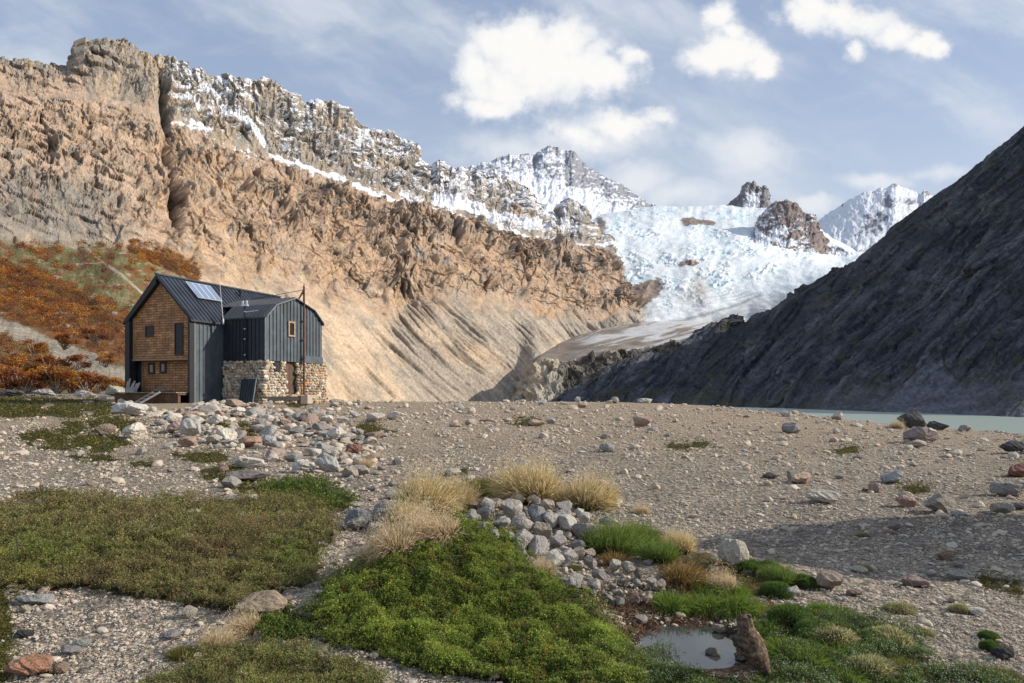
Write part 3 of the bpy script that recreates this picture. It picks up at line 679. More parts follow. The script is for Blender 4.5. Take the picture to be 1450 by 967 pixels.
def poly_mask(px, py, poly, n=1.0, seed=0, sc=22.):
    """soft membership of survey points in a patch outline"""
    from math import inf
    px = px + n * 16 * noise2(px / 60, py / 40, seed + 4) + n * 14 * noise2(px / sc, py / sc * 1.6, seed) + n * 6 * noise2(px / sc * 3, py / sc * 4, seed + 2)
    py = py + n * 7 * noise2(px / sc + 50, py / sc * 1.6, seed + 1)
    ins = np.zeros(np.shape(px), bool); m = len(poly)
    for i in range(m):
        x0, y0 = poly[i]; x1, y1 = poly[(i + 1) % m]
        if y0 == y1: continue
        cnd = ((y0 > py) != (y1 > py)) & (px < (x1 - x0) * (py - y0) / (y1 - y0) + x0)
        ins ^= cnd
    if n: ins &= ~(noise2(px / 26, py / 11, seed + 7) + .5 * noise2(px / 9, py / 5, seed + 8) > .40)
    return ins
P_HEATH = [(-60, 722), (40, 716), (110, 704), (190, 716), (250, 708), (330, 716), (410, 704), (462, 726), (478, 752), (446, 782), (462, 806), (425, 832), (372, 842), (345, 868), (270, 858), (190, 846), (120, 832), (40, 842), (-60, 836)]
P_HEATH2 = [(215, 975), (260, 945), (290, 925), (350, 912), (420, 925), (480, 935), (540, 962), (560, 1010), (180, 1010)]
P_GREEN = [(372, 690), (420, 680), (470, 690), (505, 712), (480, 728), (430, 722), (385, 712)]
P_GREEN2 = [(330, 850), (420, 872), (440, 900), (380, 905), (350, 890)]
P_MOUND = [(520, 800), (560, 760), (610, 745), (660, 738), (720, 752), (738, 778), (745, 800), (800, 835), (850, 870), (885, 905), (905, 935), (905, 1010), (840, 1010), (760, 985), (690, 960), (600, 955), (520, 925), (450, 905), (440, 870), (470, 830)]
P_MOUND_R = [(760, 990), (850, 915), (930, 925), (1000, 965), (1080, 975), (1100, 1010), (760, 1010)]
P_RIGHT = [(1085, 905), (1130, 880), (1200, 868), (1260, 880), (1310, 905), (1330, 950), (1400, 955), (1500, 985), (1500, 1010), (1080, 1010)]
P_STRAW = [(560, 745), (590, 705), (640, 690), (720, 672), (860, 700), (870, 725), (760, 712), (690, 712), (640, 730), (600, 755), (540, 790), (505, 800), (520, 765)]
P_BANK = [(890, 745), (960, 760), (1010, 790), (1090, 820), (1090, 870), (1010, 880), (930, 860), (960, 820), (900, 790)]
P_DEBRIS = [(850, 850), (900, 835), (985, 850), (1015, 880), (985, 905), (930, 905), (880, 895)]
MATS = [([(-40, 562), (60, 560), (150, 568), (185, 585), (120, 592), (-40, 590)], 0), ([(20, 615), (90, 606), (150, 612), (185, 628), (150, 640), (40, 636)], 0), ([(90, 598), (160, 592), (175, 603), (100, 608)], 0),
        ([(95, 647), (140, 643), (175, 650), (120, 655)], 0), ([(20, 700), (70, 694), (110, 700), (100, 712), (40, 714)], 2), ([(240, 643), (300, 640), (335, 650), (300, 656), (250, 652)], 0),
        ([(285, 665), (330, 655), (350, 668), (345, 690), (300, 680)], 1), ([(335, 690), (390, 680), (400, 705), (340, 700)], 1), ([(715, 600), (740, 590), (775, 595), (750, 604)], 1), ([(185, 655), (215, 652), (220, 660), (190, 662)], 1),
        ([(490, 617), (520, 598), (560, 612), (520, 625)], 2), ([(1375, 815), (1440, 822), (1460, 850), (1400, 835)], 2), ([(940, 628), (1010, 626), (1000, 634), (945, 635)], 3), ([(1180, 636), (1210, 632), (1215, 642), (1190, 644)], 0),
        ([(1275, 690), (1310, 688), (1312, 698), (1280, 698)], 2), ([(625, 668), (660, 662), (665, 672), (630, 674)], 2), ([(0, 835), (12, 850), (14, 967), (-20, 967), (-20, 835)], 2), ([(300, 602), (340, 598), (350, 606), (310, 610)], 2), ([(150,600),(190,596),(215,606),(170,610)],3),
        ([(335, 612), (362, 606), (372, 618), (345, 622)], 0), ([(400,570),(440,568),(445,575),(405,577)],2)]
veg = np.zeros(gPX.shape, bool)
fr = (gY > 3) & (gY < 70) & (np.abs(gX) < gY * 1.0)
darkgreen = np.array([.05, .052, .022])
gcol = gravel.copy()
sandy = fr & (gY > 9)
gcol[sandy] = mix(gcol[sandy], np.array([.58, .485, .36]), sst(9, 30, gY[sandy]) * .7)
for poly in (P_HEATH, P_HEATH2, P_GREEN, P_GREEN2, P_MOUND, P_MOUND_R, P_RIGHT):
    m_ = poly_mask(gPX[fr], gPY[fr], poly, 1, 31)
    sub = gcol[fr]; sub[m_] = darkgreen * (1 + .5 * fbm(gPX[fr][m_] / 9, gPY[fr][m_] / 9, 2)[:, None]); gcol[fr] = sub
for poly in (P_STRAW, P_BANK):
    m_ = poly_mask(gPX[fr], gPY[fr], poly, 1, 31); sub = gcol[fr]; sub[m_] = np.array([.16, .12, .06]); gcol[fr] = sub
for poly, k in MATS:
    m_ = poly_mask(gPX[fr], gPY[fr], poly, .5, 31); sub = gcol[fr]; sub[m_] = np.array([.085, .085, .03]); gcol[fr] = sub
m_ = poly_mask(gPX[fr], gPY[fr], [(820, 830), (900, 822), (1000, 850), (1090, 880), (1080, 975), (900, 950), (860, 900)], 1, 31)
sub = gcol[fr]; sub[m_] = np.array([.085, .065, .048]) * (1 + .5 * fbm(gPX[fr][m_] / 7, gPY[fr][m_] / 7, 3)[:, None]); gcol[fr] = sub

# ground material: vertex colour, fine pebbles as cells
Mg, t, b = newmat('gravel_ground')
c = t.n('ShaderNodeAttribute', attribute_name='Col').outputs['Color']
tc = t.n('ShaderNodeTexCoord').outputs['Object']
hh = None
for sc, amp in ((75, .4), (28, .7), (9, .5)):
    vo = t.n('ShaderNodeTexVoronoi', feature='F1'); vo.inputs['Scale'].default_value = sc; t.l(tc, vo.inputs['Vector'])
    sp = t.n('ShaderNodeSeparateColor'); t.l(vo.outputs['Color'], sp.inputs[0])
    c = _mul(t, c, t.rng(sp.outputs[0], 0, 1, 1 - .55 * amp, 1 + .55 * amp))
    tint = t.mixc(t.math('MULTIPLY', sp.outputs[1], .5 * amp), (1, 1, 1), (1.1, .95, .82))
    c = t.mixc(1.0, c, tint, 'MULTIPLY')
    c = _mul(t, c, t.rng(vo.outputs['Distance'], .35, .75, 1, 1 - .45 * amp, True))
    h = t.math('MULTIPLY', vo.outputs['Distance'], -1.2 / sc)
    h = t.math('ADD', h, t.math('MULTIPLY', sp.outputs[2], .5 / sc))
    hh = h if hh is None else t.math('ADD', hh, h)
t.l(c, b.inputs['Base Color']); b.inputs['Roughness'].default_value = .92; b.inputs['Specular IOR Level'].default_value = .15
bp = t.n('ShaderNodeBump'); bp.inputs['Strength'].default_value = .9; bp.inputs['Distance'].default_value = 1.0
t.l(hh, bp.inputs['Height']); t.l(bp.outputs[0], b.inputs['Normal'])
me = mesh_np('ground', np.stack([gX, gY, gZ], -1).reshape(-1, 3), [gridfaces(*gX.shape)], gcol.reshape(-1, 3))
tag(link('ground', me, Mg), 'grey gravel plain reaching to the crest in front of the valley', None, None, 'structure')

# lake
Ml, t, b = newmat('lake_water')
b.inputs['Base Color'].default_value = (.36, .43, .385, 1); b.inputs['Roughness'].default_value = .28; b.inputs['Specular IOR Level'].default_value = .35
tc = t.n('ShaderNodeTexCoord').outputs['Object']
mp = t.n('ShaderNodeMapping'); t.l(tc, mp.inputs[0]); mp.inputs['Scale'].default_value = (.3, 1, 1)
bp = t.n('ShaderNodeBump'); bp.inputs['Strength'].default_value = .25; bp.inputs['Distance'].default_value = .3
t.l(t.noise(mp.outputs[0], 1.2, 4), bp.inputs['Height']); t.l(bp.outputs[0], b.inputs['Normal'])
mb = MB(); n = 60
pts = []
for i in range(60):
    a = 2 * math.pi * i / 60; pts.append((330 + 330 * math.cos(a) * (1 + .08 * math.sin(3 * a)), 330 + 285 * math.sin(a), -12.0))
mb.add(pts, [tuple(range(60))])
tag(mb.build('lake', Ml), 'milky green glacial lake below the dark slope on the right', None, None, 'structure')

# inverse survey: picture ray -> ground point
sS = np.linspace(-.85, .85, 700); sY = np.geomspace(3.2, 75, 700)
SS, SY = np.meshgrid(sS, sY, indexing='ij')
SPY = HY - F * ground_z(SS * SY, SY) / SY
ENV = np.minimum.accumulate(SPY, axis=1)
def drop(px, py):
    px = np.atleast_1d(np.asarray(px, float)); py = np.atleast_1d(np.asarray(py, float))
    j = np.clip(np.round(((px - CX) / F - sS[0]) / (sS[1] - sS[0])).astype(int), 0, len(sS) - 1)
    out = np.empty(len(px))
    for c in np.unique(j):
        k = j == c
        out[k] = np.interp(-py[k], -ENV[c] + np.arange(len(sY)) * 1e-6, sY)
    X = (px - CX) / F * out
    return X, out, ground_z(X, out)
# ------------------------------------------------------------------ rock shapes
def ico(level):
    t = (1 + 5 ** .5) / 2
    v = [(-1, t, 0), (1, t, 0), (-1, -t, 0), (1, -t, 0), (0, -1, t), (0, 1, t), (0, -1, -t), (0, 1, -t), (t, 0, -1), (t, 0, 1), (-t, 0, -1), (-t, 0, 1)]
    f = [(0, 11, 5), (0, 5, 1), (0, 1, 7), (0, 7, 10), (0, 10, 11), (1, 5, 9), (5, 11, 4), (11, 10, 2), (10, 7, 6), (7, 1, 8), (3, 9, 4), (3, 4, 2), (3, 2, 6), (3, 6, 8), (3, 8, 9), (4, 9, 5), (2, 4, 11), (6, 2, 10), (8, 6, 7), (9, 8, 1)]
    v = [np.array(a) / np.linalg.norm(a) for a in v]
    for _ in range(level):
        c = {}; nf = []
        def mid(a, b):
            k = (min(a, b), max(a, b))
            if k not in c:
                m = v[a] + v[b]; v.append(m / np.linalg.norm(m)); c[k] = len(v) - 1
            return c[k]
        for a, b, d in f:
            x, y, z = mid(a, b), mid(b, d), mid(d, a); nf += [(a, x, z), (b, y, x), (d, z, y), (x, y, z)]
        f = nf
    return np.array(v), np.array(f)
ICO = [ico(i) for i in range(5)]
def rock(level, seed, angular=1.0, noise=.06, planes=14, rnd=None):
    r = np.random.RandomState(seed); v, f = ICO[level]
    n = r.normal(size=(planes, 3)); n /= np.linalg.norm(n, axis=1)[:, None]
    d = r.uniform(.62, 1.0, planes)
    dt = v @ n.T
    rr = np.where(dt > .05, d / np.maximum(dt, .05), 9)
    if angular >= 1: rad = rr.min(1)
    else: rad = -np.log(np.exp(-np.minimum(rr, 3) * (6 + 30 * angular)).sum(1)) / (6 + 30 * angular)
    rad = np.clip(rad, .3, 1.25)
    if noise:
        rad = rad * (1 + noise * fbm(v[:, 0] * 2.5 + v[:, 2] * 1.3, v[:, 1] * 2.5 - v[:, 2] * 1.9, 4, .55, seed % 97) * 2)
    p = v * rad[:, None]
    return p / np.abs(p).max(0), f

M_stone = mat_attr('stone', [1.6, 7, 30], .9, .06, .92, .22, .12, objcol=True)
M_pebble = mat_attr('pebble', [25], .3, .01, .9, .15, .2)
STONECOL = [(.40, .34, .27), (.31, .28, .24), (.46, .39, .30), (.24, .22, .20), (.50, .43, .34), (.42, .28, .19), (.36, .24, .17), (.33, .32, .29), (.44, .37, .30), (.54, .48, .40)]

# ------------------------------------------------------------------ hut
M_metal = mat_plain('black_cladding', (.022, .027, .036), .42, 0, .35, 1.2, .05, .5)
M_metal_sunlit = mat_plain('sunlit_cladding', (.075, .095, .115), .45, 0, .3, 1.5, .05, .6, stain=(.045, .055, .065))  # black cladding lightened for the sunlit walls, light put into the colour
M_roof = mat_plain('roof_cladding', (.028, .035, .05), .4, 0, .3, 1.0, .05, .6)
M_trim = mat_plain('dark_trim', (.015, .016, .02), .5)
M_zinc = mat_plain('zinc_trim', (.20, .22, .24), .4, .3, .2, 3, .05)
M_woodl = mat_plain('pale_wood', (.34, .23, .15), .7, 0, .3, 6, .2)
M_woodg = mat_plain('grey_wood', (.25, .22, .18), .8, 0, .35, 5, .3)
M_glass = mat_plain('window_glass', (.012, .013, .015), .15, 0, .5, 3, .0, .25)
M_rust = mat_plain('rusty_flue', (.10, .045, .03), .8, 0, .5, 2.5, .3, stain=(.03, .02, .018))
M_steel = mat_plain('bright_steel', (.55, .57, .6), .3, .7, .1, 5, .02)
M_solar = mat_plain('solar_cells', (.16, .22, .34), .12, 0, .1, 2, 0, .9)
M_alu = mat_plain('aluminium', (.65, .68, .72), .35, .4, .1, 5, .02)
M_mortar = mat_plain('dark_mortar', (.09, .07, .05), .95, 0, .4, 6, .4)
# shingled timber
Mw, t, b = newmat('timber_shingles')
tc = t.n('ShaderNodeTexCoord').outputs['Object']
mp = t.n('ShaderNodeMapping'); t.l(tc, mp.inputs[0]); mp.inputs['Rotation'].default_value = (R(-90), 0, 0)
br = t.n('ShaderNodeTexBrick'); t.l(mp.outputs[0], br.inputs[0])
br.inputs['Color1'].default_value = (.50, .27, .125, 1); br.inputs['Color2'].default_value = (.34, .155, .06, 1); br.inputs['Mortar'].default_value = (.03, .016, .01, 1)
br.inputs['Scale'].default_value = 1; br.inputs['Brick Width'].default_value = .55; br.inputs['Row Height'].default_value = .17; br.inputs['Mortar Size'].default_value = .014
br.inputs['Bias'].default_value = -.1; br.inputs['Mortar Smooth'].default_value = .4
nz = t.noise(tc, 2.2, 6, .65); nz2 = t.noise(tc, .7, 3, .5)
c = _mul(t, br.outputs['Color'], t.rng(nz, .3, .7, .6, 1.45)); c = t.mixc(t.rng(nz2, .45, .65, 0, .45, True), c, (.17, .09, .045))
t.l(c, b.inputs['Base Color']); b.inputs['Roughness'].default_value = .75
bp = t.n('ShaderNodeBump'); bp.inputs['Strength'].default_value = .8; bp.inputs['Distance'].default_value = .03
t.l(t.math('ADD', nz, t.math('MULTIPLY', br.outputs['Fac'], -1.5)), bp.inputs['Height']); t.l(bp.outputs[0], b.inputs['Normal'])
M_wood = Mw

hz = -.75
hut = empty('mountain_hut', (HUT[0], HUT[1], hz), -HA, label='black metal clad mountain hut with timber gable and rubble stone base', cat='mountain hut')
EA, RI = 5.8, 8.7
def prof(x): return EA + (RI - EA) * (1 - abs(x + 3) / 3)
def ribs(mb, a0, a1, pitch, seg, w=.07, d=.05):
    """seg(a) -> (p_low, p_high, outward normal)"""
    a = a0
    while a < a1 - 1e-6:
        lo, hi, nrm = seg(a); lo = np.array(lo, float); hi = np.array(hi, float); nrm = np.array(nrm, float)
        if np.linalg.norm(hi - lo) > .05:
            mb.bar(lo + nrm * d / 2, hi + nrm * d / 2, w, d, up=nrm)
        a += pitch
# gable timber
mb = MB()
mb.prism([(-5.55, -.12, 3.05), (-.14, -.12, 3.05), (-.14, -.12, prof(-.14) - .22), (-3, -.12, RI - .30), (-5.55, -.12, prof(-5.55) - .22)], (0, .30, 0))
gab = mb.build('upper_gable_wall', M_wood, hut)
mb = MB(); mb.box(-5.35, -.25, .45, .6, .78, 3.02); lw = mb.build('lower_timber_wall', M_wood, hut)
mb = MB(); mb.box(-5.58, -.12, -.2, -.125, 2.93, 3.045); mb.box(-5.56, -5.49, -.16, -.12, 3.06, prof(-5.55) - .3); mb.bar((-5.5, -.14, prof(-5.55) - .28), (-3, -.14, RI - .36), .05, .07, up=(0, 1, 0))
mb.bar((-.7, .4, .78), (-.7, .4, 2.95), .09, .09, up=(0, 1, 0)); mb.bar((-5.3, .4, .78), (-5.3, .4, 2.95), .08, .08, up=(0, 1, 0))
mb.build('timber_battens', M_woodl, hut)
def window(x0, x1, z0, z1, y, fm, name='window', axis='y', fw=.09, bars=0, glass=None):
    fr_ = MB()
    def bx(a0, a1, c0, c1, d0, d1, m):
        if axis == 'y': m.box(a0, a1, y - d1, y - d0, c0, c1)
        else: m.box(y + d0, y + d1, a0, a1, c0, c1)
    bx(x0, x1, z0, z0 + fw, 0, .07, fr_); bx(x0, x1, z1 - fw, z1, 0, .07, fr_)
    bx(x0, x0 + fw, z0 + fw, z1 - fw, 0, .07, fr_); bx(x1 - fw, x1, z0 + fw, z1 - fw, 0, .07, fr_)
    wo = fr_.build(name, fm, hut)
    pm = MB(); bx(x0 + fw, x1 - fw, z0 + fw, z1 - fw, .005, .03, pm); pm.build('pane', glass or M_glass, wo)
    return wo
M_wdark = mat_plain('dark_window_frame', (.07, .04, .025), .7, 0, .3, 5, .2)
window(-4.35, -3.6, 4.55, 5.35, -.121, M_wdark, fw=.07)
window(-1.6, -.85, 3.25, 5.45, -.121, M_wdark, fw=.07)
window(-4.75, -4.15, 2.0, 2.8, .449, M_wdark, fw=.14, glass=mat_plain('curtained_glass', (.32, .32, .3), .3, 0, .3, 3))
window(-3.65, -3.05, 2.05, 2.85, .449, M_wdark, fw=.14, glass=bpy.data.materials['curtained_glass'])
# frame around the gable: corner column, right edge, rakes
mb = MB()
mb.box(-6.02, -5.58, -.42, .1, .1, EA - .05); mb.box(-.12, .04, -.42, .02, -.1, EA - .05)
for s_ in (-1, 1):
    x0 = -3 + s_ * 3.16; w_ = .40 if s_ < 0 else .12
    mb.prism([(x0, -.45, EA - .12), (-3, -.45, RI + .05), (-3, -.45, RI + .05 - w_ * 1.4), (x0 - s_ * w_ * .75, -.45, EA - .22 - .0)], (0, .34, 0))
mb.build('gable_surround', M_trim, hut)
# side wall (right) and left wall
mb = MB(); mb.prism([(-.02, .03, -.3), (-.02, 11.6, -.3), (-.02, 11.6, EA), (-.02, .03, EA)], (-.1, 0, 0))
ribs(mb, .12, 11.5, .34, lambda a: ((-.02, a, -.3), (-.02, a, EA - .05), (1, 0, 0)))
mb.build('side_wall', M_metal_sunlit, hut)
mb = MB(); mb.prism([(-5.98, .1, -.3), (-5.98, 11.6, -.3), (-5.98, 11.6, EA), (-5.98, .1, EA)], (.1, 0, 0)); mb.prism([(-5.9, 11.5, -.3), (-.1, 11.5, -.3), (-.1, 11.5, EA), (-3, 11.5, RI - .1), (-5.9, 11.5, EA)], (0, .1, 0))
mb.prism([(-5.9, .3, -.3), (-5.36, .3, -.3), (-5.36, .3, 3.0), (-5.9, .3, 3.0)], (0, .1, 0))
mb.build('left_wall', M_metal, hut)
mb = MB(); mb.box(-6.45, -6.0, 1.2, 7, -.2, 5.1); mb.prism([(-6.5, 1.1, 5.1), (-5.95, 1.1, 5.62), (-5.95, 1.1, 5.1)], (0, 6, 0)); mb.build('lean_to', M_metal, hut)
# main roof
mb = MB()
for s_ in (-1, 1):
    e = np.array([-3 + s_ * 3.22, -.45, EA - .2 + .0]); r_ = np.array([-3, -.45, RI + .12])
    mb.prism([e, r_, r_ - (0, 0, .12), e - (0, 0, .12)], (0, 12.3, 0))
    d_ = r_ - e; n_ = np.array([-s_ * -1 * abs(d_[2]), 0, abs(d_[0])]); n_ = n_ / np.linalg.norm(n_)
    ribs(mb, -.3, 11.7, .36, lambda a: (e + (0, a + .45, 0), r_ + (0, a + .45, 0), n_), .06, .05)
mb.box(-3.12, -2.88, -.47, 11.87, RI + .10, RI + .20)
roof = mb.build('main_roof', M_roof, hut)
# wing
WY = [2.53, 3.50, 5.58, 7.68, 8.74]; WZ = [5.9, 6.8, 7.52, 6.85, 5.95]; WX = 3.73; WB = 2.93
mb = MB(); mb.prism([(WX, WY[0], WB)] + [(WX, y, z) for y, z in zip(WY, WZ)] + [(WX, WY[-1], WB)], (-.1, 0, 0))
ribs(mb, WY[0] + .12, WY[-1], .36, lambda a: ((WX, a, WB + .02), (WX, a, float(np.interp(a, WY, WZ)) - .05), (1, 0, 0)), .09, .06)
mb.box(WX + .01, WX + .075, 6.2, WY[-1] + .03, WB - .02, WB + .5)
mb.build('wing_front_wall', M_metal_sunlit, hut)
mb = MB(); mb.prism([(0, WY[0], WB), (WX - .1, WY[0], WB), (WX - .1, WY[0], WZ[0]), (0, WY[0], WZ[0])], (0, .1, 0))
ribs(mb, .15, WX, .34, lambda a: ((a, WY[0], WB), (a, WY[0], WZ[0]), (0, -1, 0)), .07, .055)
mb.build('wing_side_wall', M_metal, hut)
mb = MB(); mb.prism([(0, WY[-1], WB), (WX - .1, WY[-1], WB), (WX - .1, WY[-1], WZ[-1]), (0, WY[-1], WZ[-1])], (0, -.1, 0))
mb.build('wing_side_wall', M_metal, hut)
mb = MB()
for i in range(4):
    p0 = np.array([WX + .14, WY[i], WZ[i] + .03]); p1 = np.array([WX + .14, WY[i + 1], WZ[i + 1] + .03])
    if i == 0: p0 = p0 + (0, -.12, -.11)
    if i == 3: p1 = p1 + (0, .12, -.11)
    mb.prism([p0, p1, p1 + (0, 0, .09), p0 + (0, 0, .09)], (-5.4 if i in (1, 2) else -3.9, 0, 0))
    d_ = p1 - p0; n_ = np.array([0, -d_[2], d_[1]]); n_ /= np.linalg.norm(n_)
    L_ = -5.3 if i in (1, 2) else -3.8
    ribs(mb, L_, 0, .36, lambda a: (p0 + (a, 0, .09), p1 + (a, 0, .09), n_), .06, .045)
mb.build('wing_roof', M_roof, hut)
mb = MB()
for i in range(4):
    mb.bar((WX + .17, WY[i], WZ[i] + .06), (WX + .17, WY[i + 1], WZ[i + 1] + .06), .06, .14, up=(1, 0, 0))
mb.box(WX - .02, WX + .06, WY[0] - .02, WY[0] + .06, WB, WZ[0])
mb.build('edge_flashing', M_zinc, hut)
mb = MB(); mb.box(.0, .05, -.03, .06, -.1, EA - .2)
mb.build('edge_flashing', M_zinc, hut)
window(4.80 + .0, 5.52, 4.75, 5.85, WX + .06, M_woodl, axis='x', fw=.12)
# stone base of the wing
mb = MB(); mb.box(.02, WX - .32, WY[0] + .22, WY[-1] + .1, -.5, WB - .02); core = mb
sv, sf, sc = [], [], []
rr_ = np.random.RandomState(9); nb = 0
protos = [rock(1, 900 + i, 1, .03, 10) for i in range(14)]
def wallstones(face, a0, a1, z0, z1, skip, n):
    global nb
    rows_ = int((z1 - z0) / .19)
    for r_ in range(rows_ + 1):
        z = z0 + (z1 - z0) * r_ / rows_ + 0
        a = a0 - .1 + rr_.rand() * .15
        while a < a1 + .08:
            w = rr_.uniform(.16, .40); h = rr_.uniform(.16, .34)
            bx = False
            for (s0, s1, u0, u1) in skip:
                if s0 < a + w / 2 < s1 and u0 < z < u1: bx = True
            if not bx:
                V, Fc = protos[rr_.randint(14)]
                flare = .10 * (1 - (z - z0) / (z1 - z0)) + rr_.uniform(-.03, .05)
                p = V * (w / 2 * 1.12, .22, h / 2 * 1.2)
                t_ = rr_.uniform(-.8, .8); p = np.stack([p[:, 0] * math.cos(t_) - p[:, 2] * math.sin(t_), p[:, 1], p[:, 0] * math.sin(t_) + p[:, 2] * math.cos(t_)], 1)
                if face == 'x': q = np.stack([WX - .33 + .16 + flare + p[:, 1], a + w / 2 + p[:, 0], z + p[:, 2]], 1)
                else: q = np.stack([a + w / 2 + p[:, 0], WY[0] + .22 - .14 - flare + p[:, 1], z + p[:, 2]], 1)
                sv.append(q); sf.append(Fc + nb); nb += len(q)
                k = rr_.rand()
                cl = (.58, .51, .41) if k < .45 else (.40, .35, .28) if k < .65 else (.50, .38, .25) if k < .82 else (.24, .22, .21) if k < .93 else (.60, .56, .48)
                if face == 'x' and a > 6.1 and rr_.rand() < .28: cl = (.50, .32, .19)
                sc.append(np.tile(np.array(cl) * rr_.uniform(.75, 1.15), (len(q), 1)))
            a += w * .93
wallstones('x', WY[0] + .0, WY[-1] + .42, -.35, WB - .1, [(4.75, 5.95, .55, 3.0), (3.55, 4.2, 2.2, 3.0)], 0)
wallstones('y', .05, WX - .05, -.35, WB - .1, [], 0)
core.build('stone_base_core', M_mortar, hut)
M_wallstone = mat_attr('wall_stone', [6, 30], .4, .02, .9, .2, .2)
o = link('stone_base', mesh_np('stone_base', np.concatenate(sv), [np.concatenate(sf)], np.concatenate(sc), False), M_wallstone, hut)
mb = MB(); mb.box(WX - .3, WX - .22, 4.85, 5.35, .62, 2.9); mb.box(WX - .22, WX - .19, 4.9, 4.96, .62, 2.9); mb.box(WX - .22, WX - .19, 5.24, 5.3, .62, 2.9); mb.build('door', mat_plain('red_brown_door', (.14, .06, .045), .7, 0, .3, 4), hut)
mb = MB(); mb.box(WX - .34, WX - .1, 3.6, 4.15, 2.25, 2.92); mb.build('dark_recess', M_trim, hut); mb = MB(); mb.box(WX - .5, WX - .33, 5.4, 5.95, .6, 2.9); mb.build('dark_recess', M_trim, hut)
mb = MB(); mb.box(WX - .1, WX + .5, 4.6, 7.6, .3, .52); mb.build('door_step', mat_plain('tan_stone_slab', (.42, .30, .18), .9, 0, .3, 3, .3), hut)
# flue with brace, cable
mb = MB(); mb.tube((WX + .22, 6.36, .55), (WX + .22, 6.36, 8.55), .075); mb.tube((WX + .22, 6.36, 8.45), (WX + .22, 6.36, 8.75), .04)
mb.bar((WX + .22, 6.36, 8.4), (WX + .1, 5.9, 7.55), .05, .06); mb.bar((WX + .22, 6.36, 8.2), (WX - .4, 6.36, 7.4), .05, .05)
for z in (3.2, 4.6, 6.0): mb.bar((WX + .1, 6.2, z), (WX + .1, 6.52, z), .24, .04)
flue = mb.build('flue_pipe', M_rust, hut)
mb = MB(); mb.tube((WX + .22, 6.36, 8.3), (-2.2, 7.4, 7.98), .022, n=6); mb.build('stay_cable', M_trim, flue)
# silver vent pipe on the shaded side of the wing
mb = MB(); mb.tube((2.11, WY[0] - .16, 2.75), (2.11, WY[0] - .16, 6.75), .06); vp = mb.build('vent_pipe', M_trim, hut)
mb = MB()
for z in (3.3, 4.4, 5.1, 6.3): mb = MB(); mb.tube((2.11, WY[0] - .16, z), (2.11, WY[0] - .16, z + .06), .075); mb.build('clamp', M_steel, vp)
mb = MB(); mb.bar((1.85, WY[0] - .16, 6.76), (2.4, WY[0] - .16, 6.76), .2, .12); mb.tube((1.93, WY[0] - .16, 6.80), (1.93, WY[0] - .16, 7.08), .09); mb.tube((2.29, WY[0] - .16, 6.80), (2.29, WY[0] - .16, 7.1), .085)
mb.build('vent_cowl', M_steel, vp); mb = MB(); mb.bar((2.11, WY[0] - .14, 6.3), (2.95, WY[0] + .2, 6.42), .05, .05); mb.build('bracket', M_steel, vp)
# solar panel on the main roof
e = np.array([.22, 0, EA - .2]); r_ = np.array([-3, 0, RI + .12]); d_ = (r_ - e) / np.linalg.norm(r_ - e); n_ = np.array([-d_[2] * -1, 0, -d_[0] * 1.0]); n_ = np.array([abs(d_[2]), 0, abs(d_[0])])
sp_ = MB(); sf_ = MB()
top = r_ - d_ * .5; bot = r_ - d_ * 2.15
for k in range(4):
    y0 = 1.6 + k * .56
    a_ = top + n_ * .14 + (0, y0, 0); b_ = bot + n_ * .14 + (0, y0, 0)
    sp_.prism([a_ - d_ * .05 + (0, .04, 0), b_ + d_ * .05 + (0, .04, 0), b_ + d_ * .05 + (0, .50, 0), a_ - d_ * .05 + (0, .50, 0)], n_ * .03)
    for q0, q1 in ((a_ + (0, .02, 0), b_ + (0, .02, 0)), (a_ + (0, .52, 0), b_ + (0, .52, 0)), (a_, a_ + (0, .54, 0)), (b_, b_ + (0, .54, 0))): sf_.bar(q0, q1, .05, .06, up=n_)
sp = sp_.build('solar_panel', M_solar, hut); sf_.build('panel_frame', M_alu, sp)
mb = MB(); mb.tube((.35, 2.2, 5.6), (-.15, 2.3, 9.1), .022, .012, n=6); mb.tube((.35, 2.2, 5.5), (.33, 2.2, 5.9), .06, n=8); mb.build('antenna', mat_plain('white_mast', (.7, .7, .7), .5), hut)
mb = MB(); mb.tube((-2.3, 6.6, 7.9), (-2.3, 6.6, 8.5), .09); mb.tube((-2.3, 6.6, 8.46), (-2.3, 6.6, 8.62), .16); mb.build('roof_vent', M_trim, hut)
# deck
mb = MB()
for k in range(7): mb.box(-6.1, -.15, -1.35 + k * .26, -1.12 + k * .26, .68, .74)
dk = mb.build('deck', M_woodg, hut)
mb = MB()
for x in np.arange(-6.0, -.1, .16):
    mb.box(x, x + .135, -1.22, -1.18, -.45, .67)
mb.box(-6.05, -.2, -1.17, .3, .55, .66); mb.box(-6.0, -.25, -1.1, -.9, -.4, .5)
mb.build('deck_skirt', mat_plain('brown_boards', (.13, .07, .04), .8, 0, .5, 3, .3), hut)

def hut_world(x, y, z):
    c_, s_ = math.cos(-HA), math.sin(-HA)
    return (HUT[0] + x * c_ - y * s_, HUT[1] + x * s_ + y * c_, hz + z)
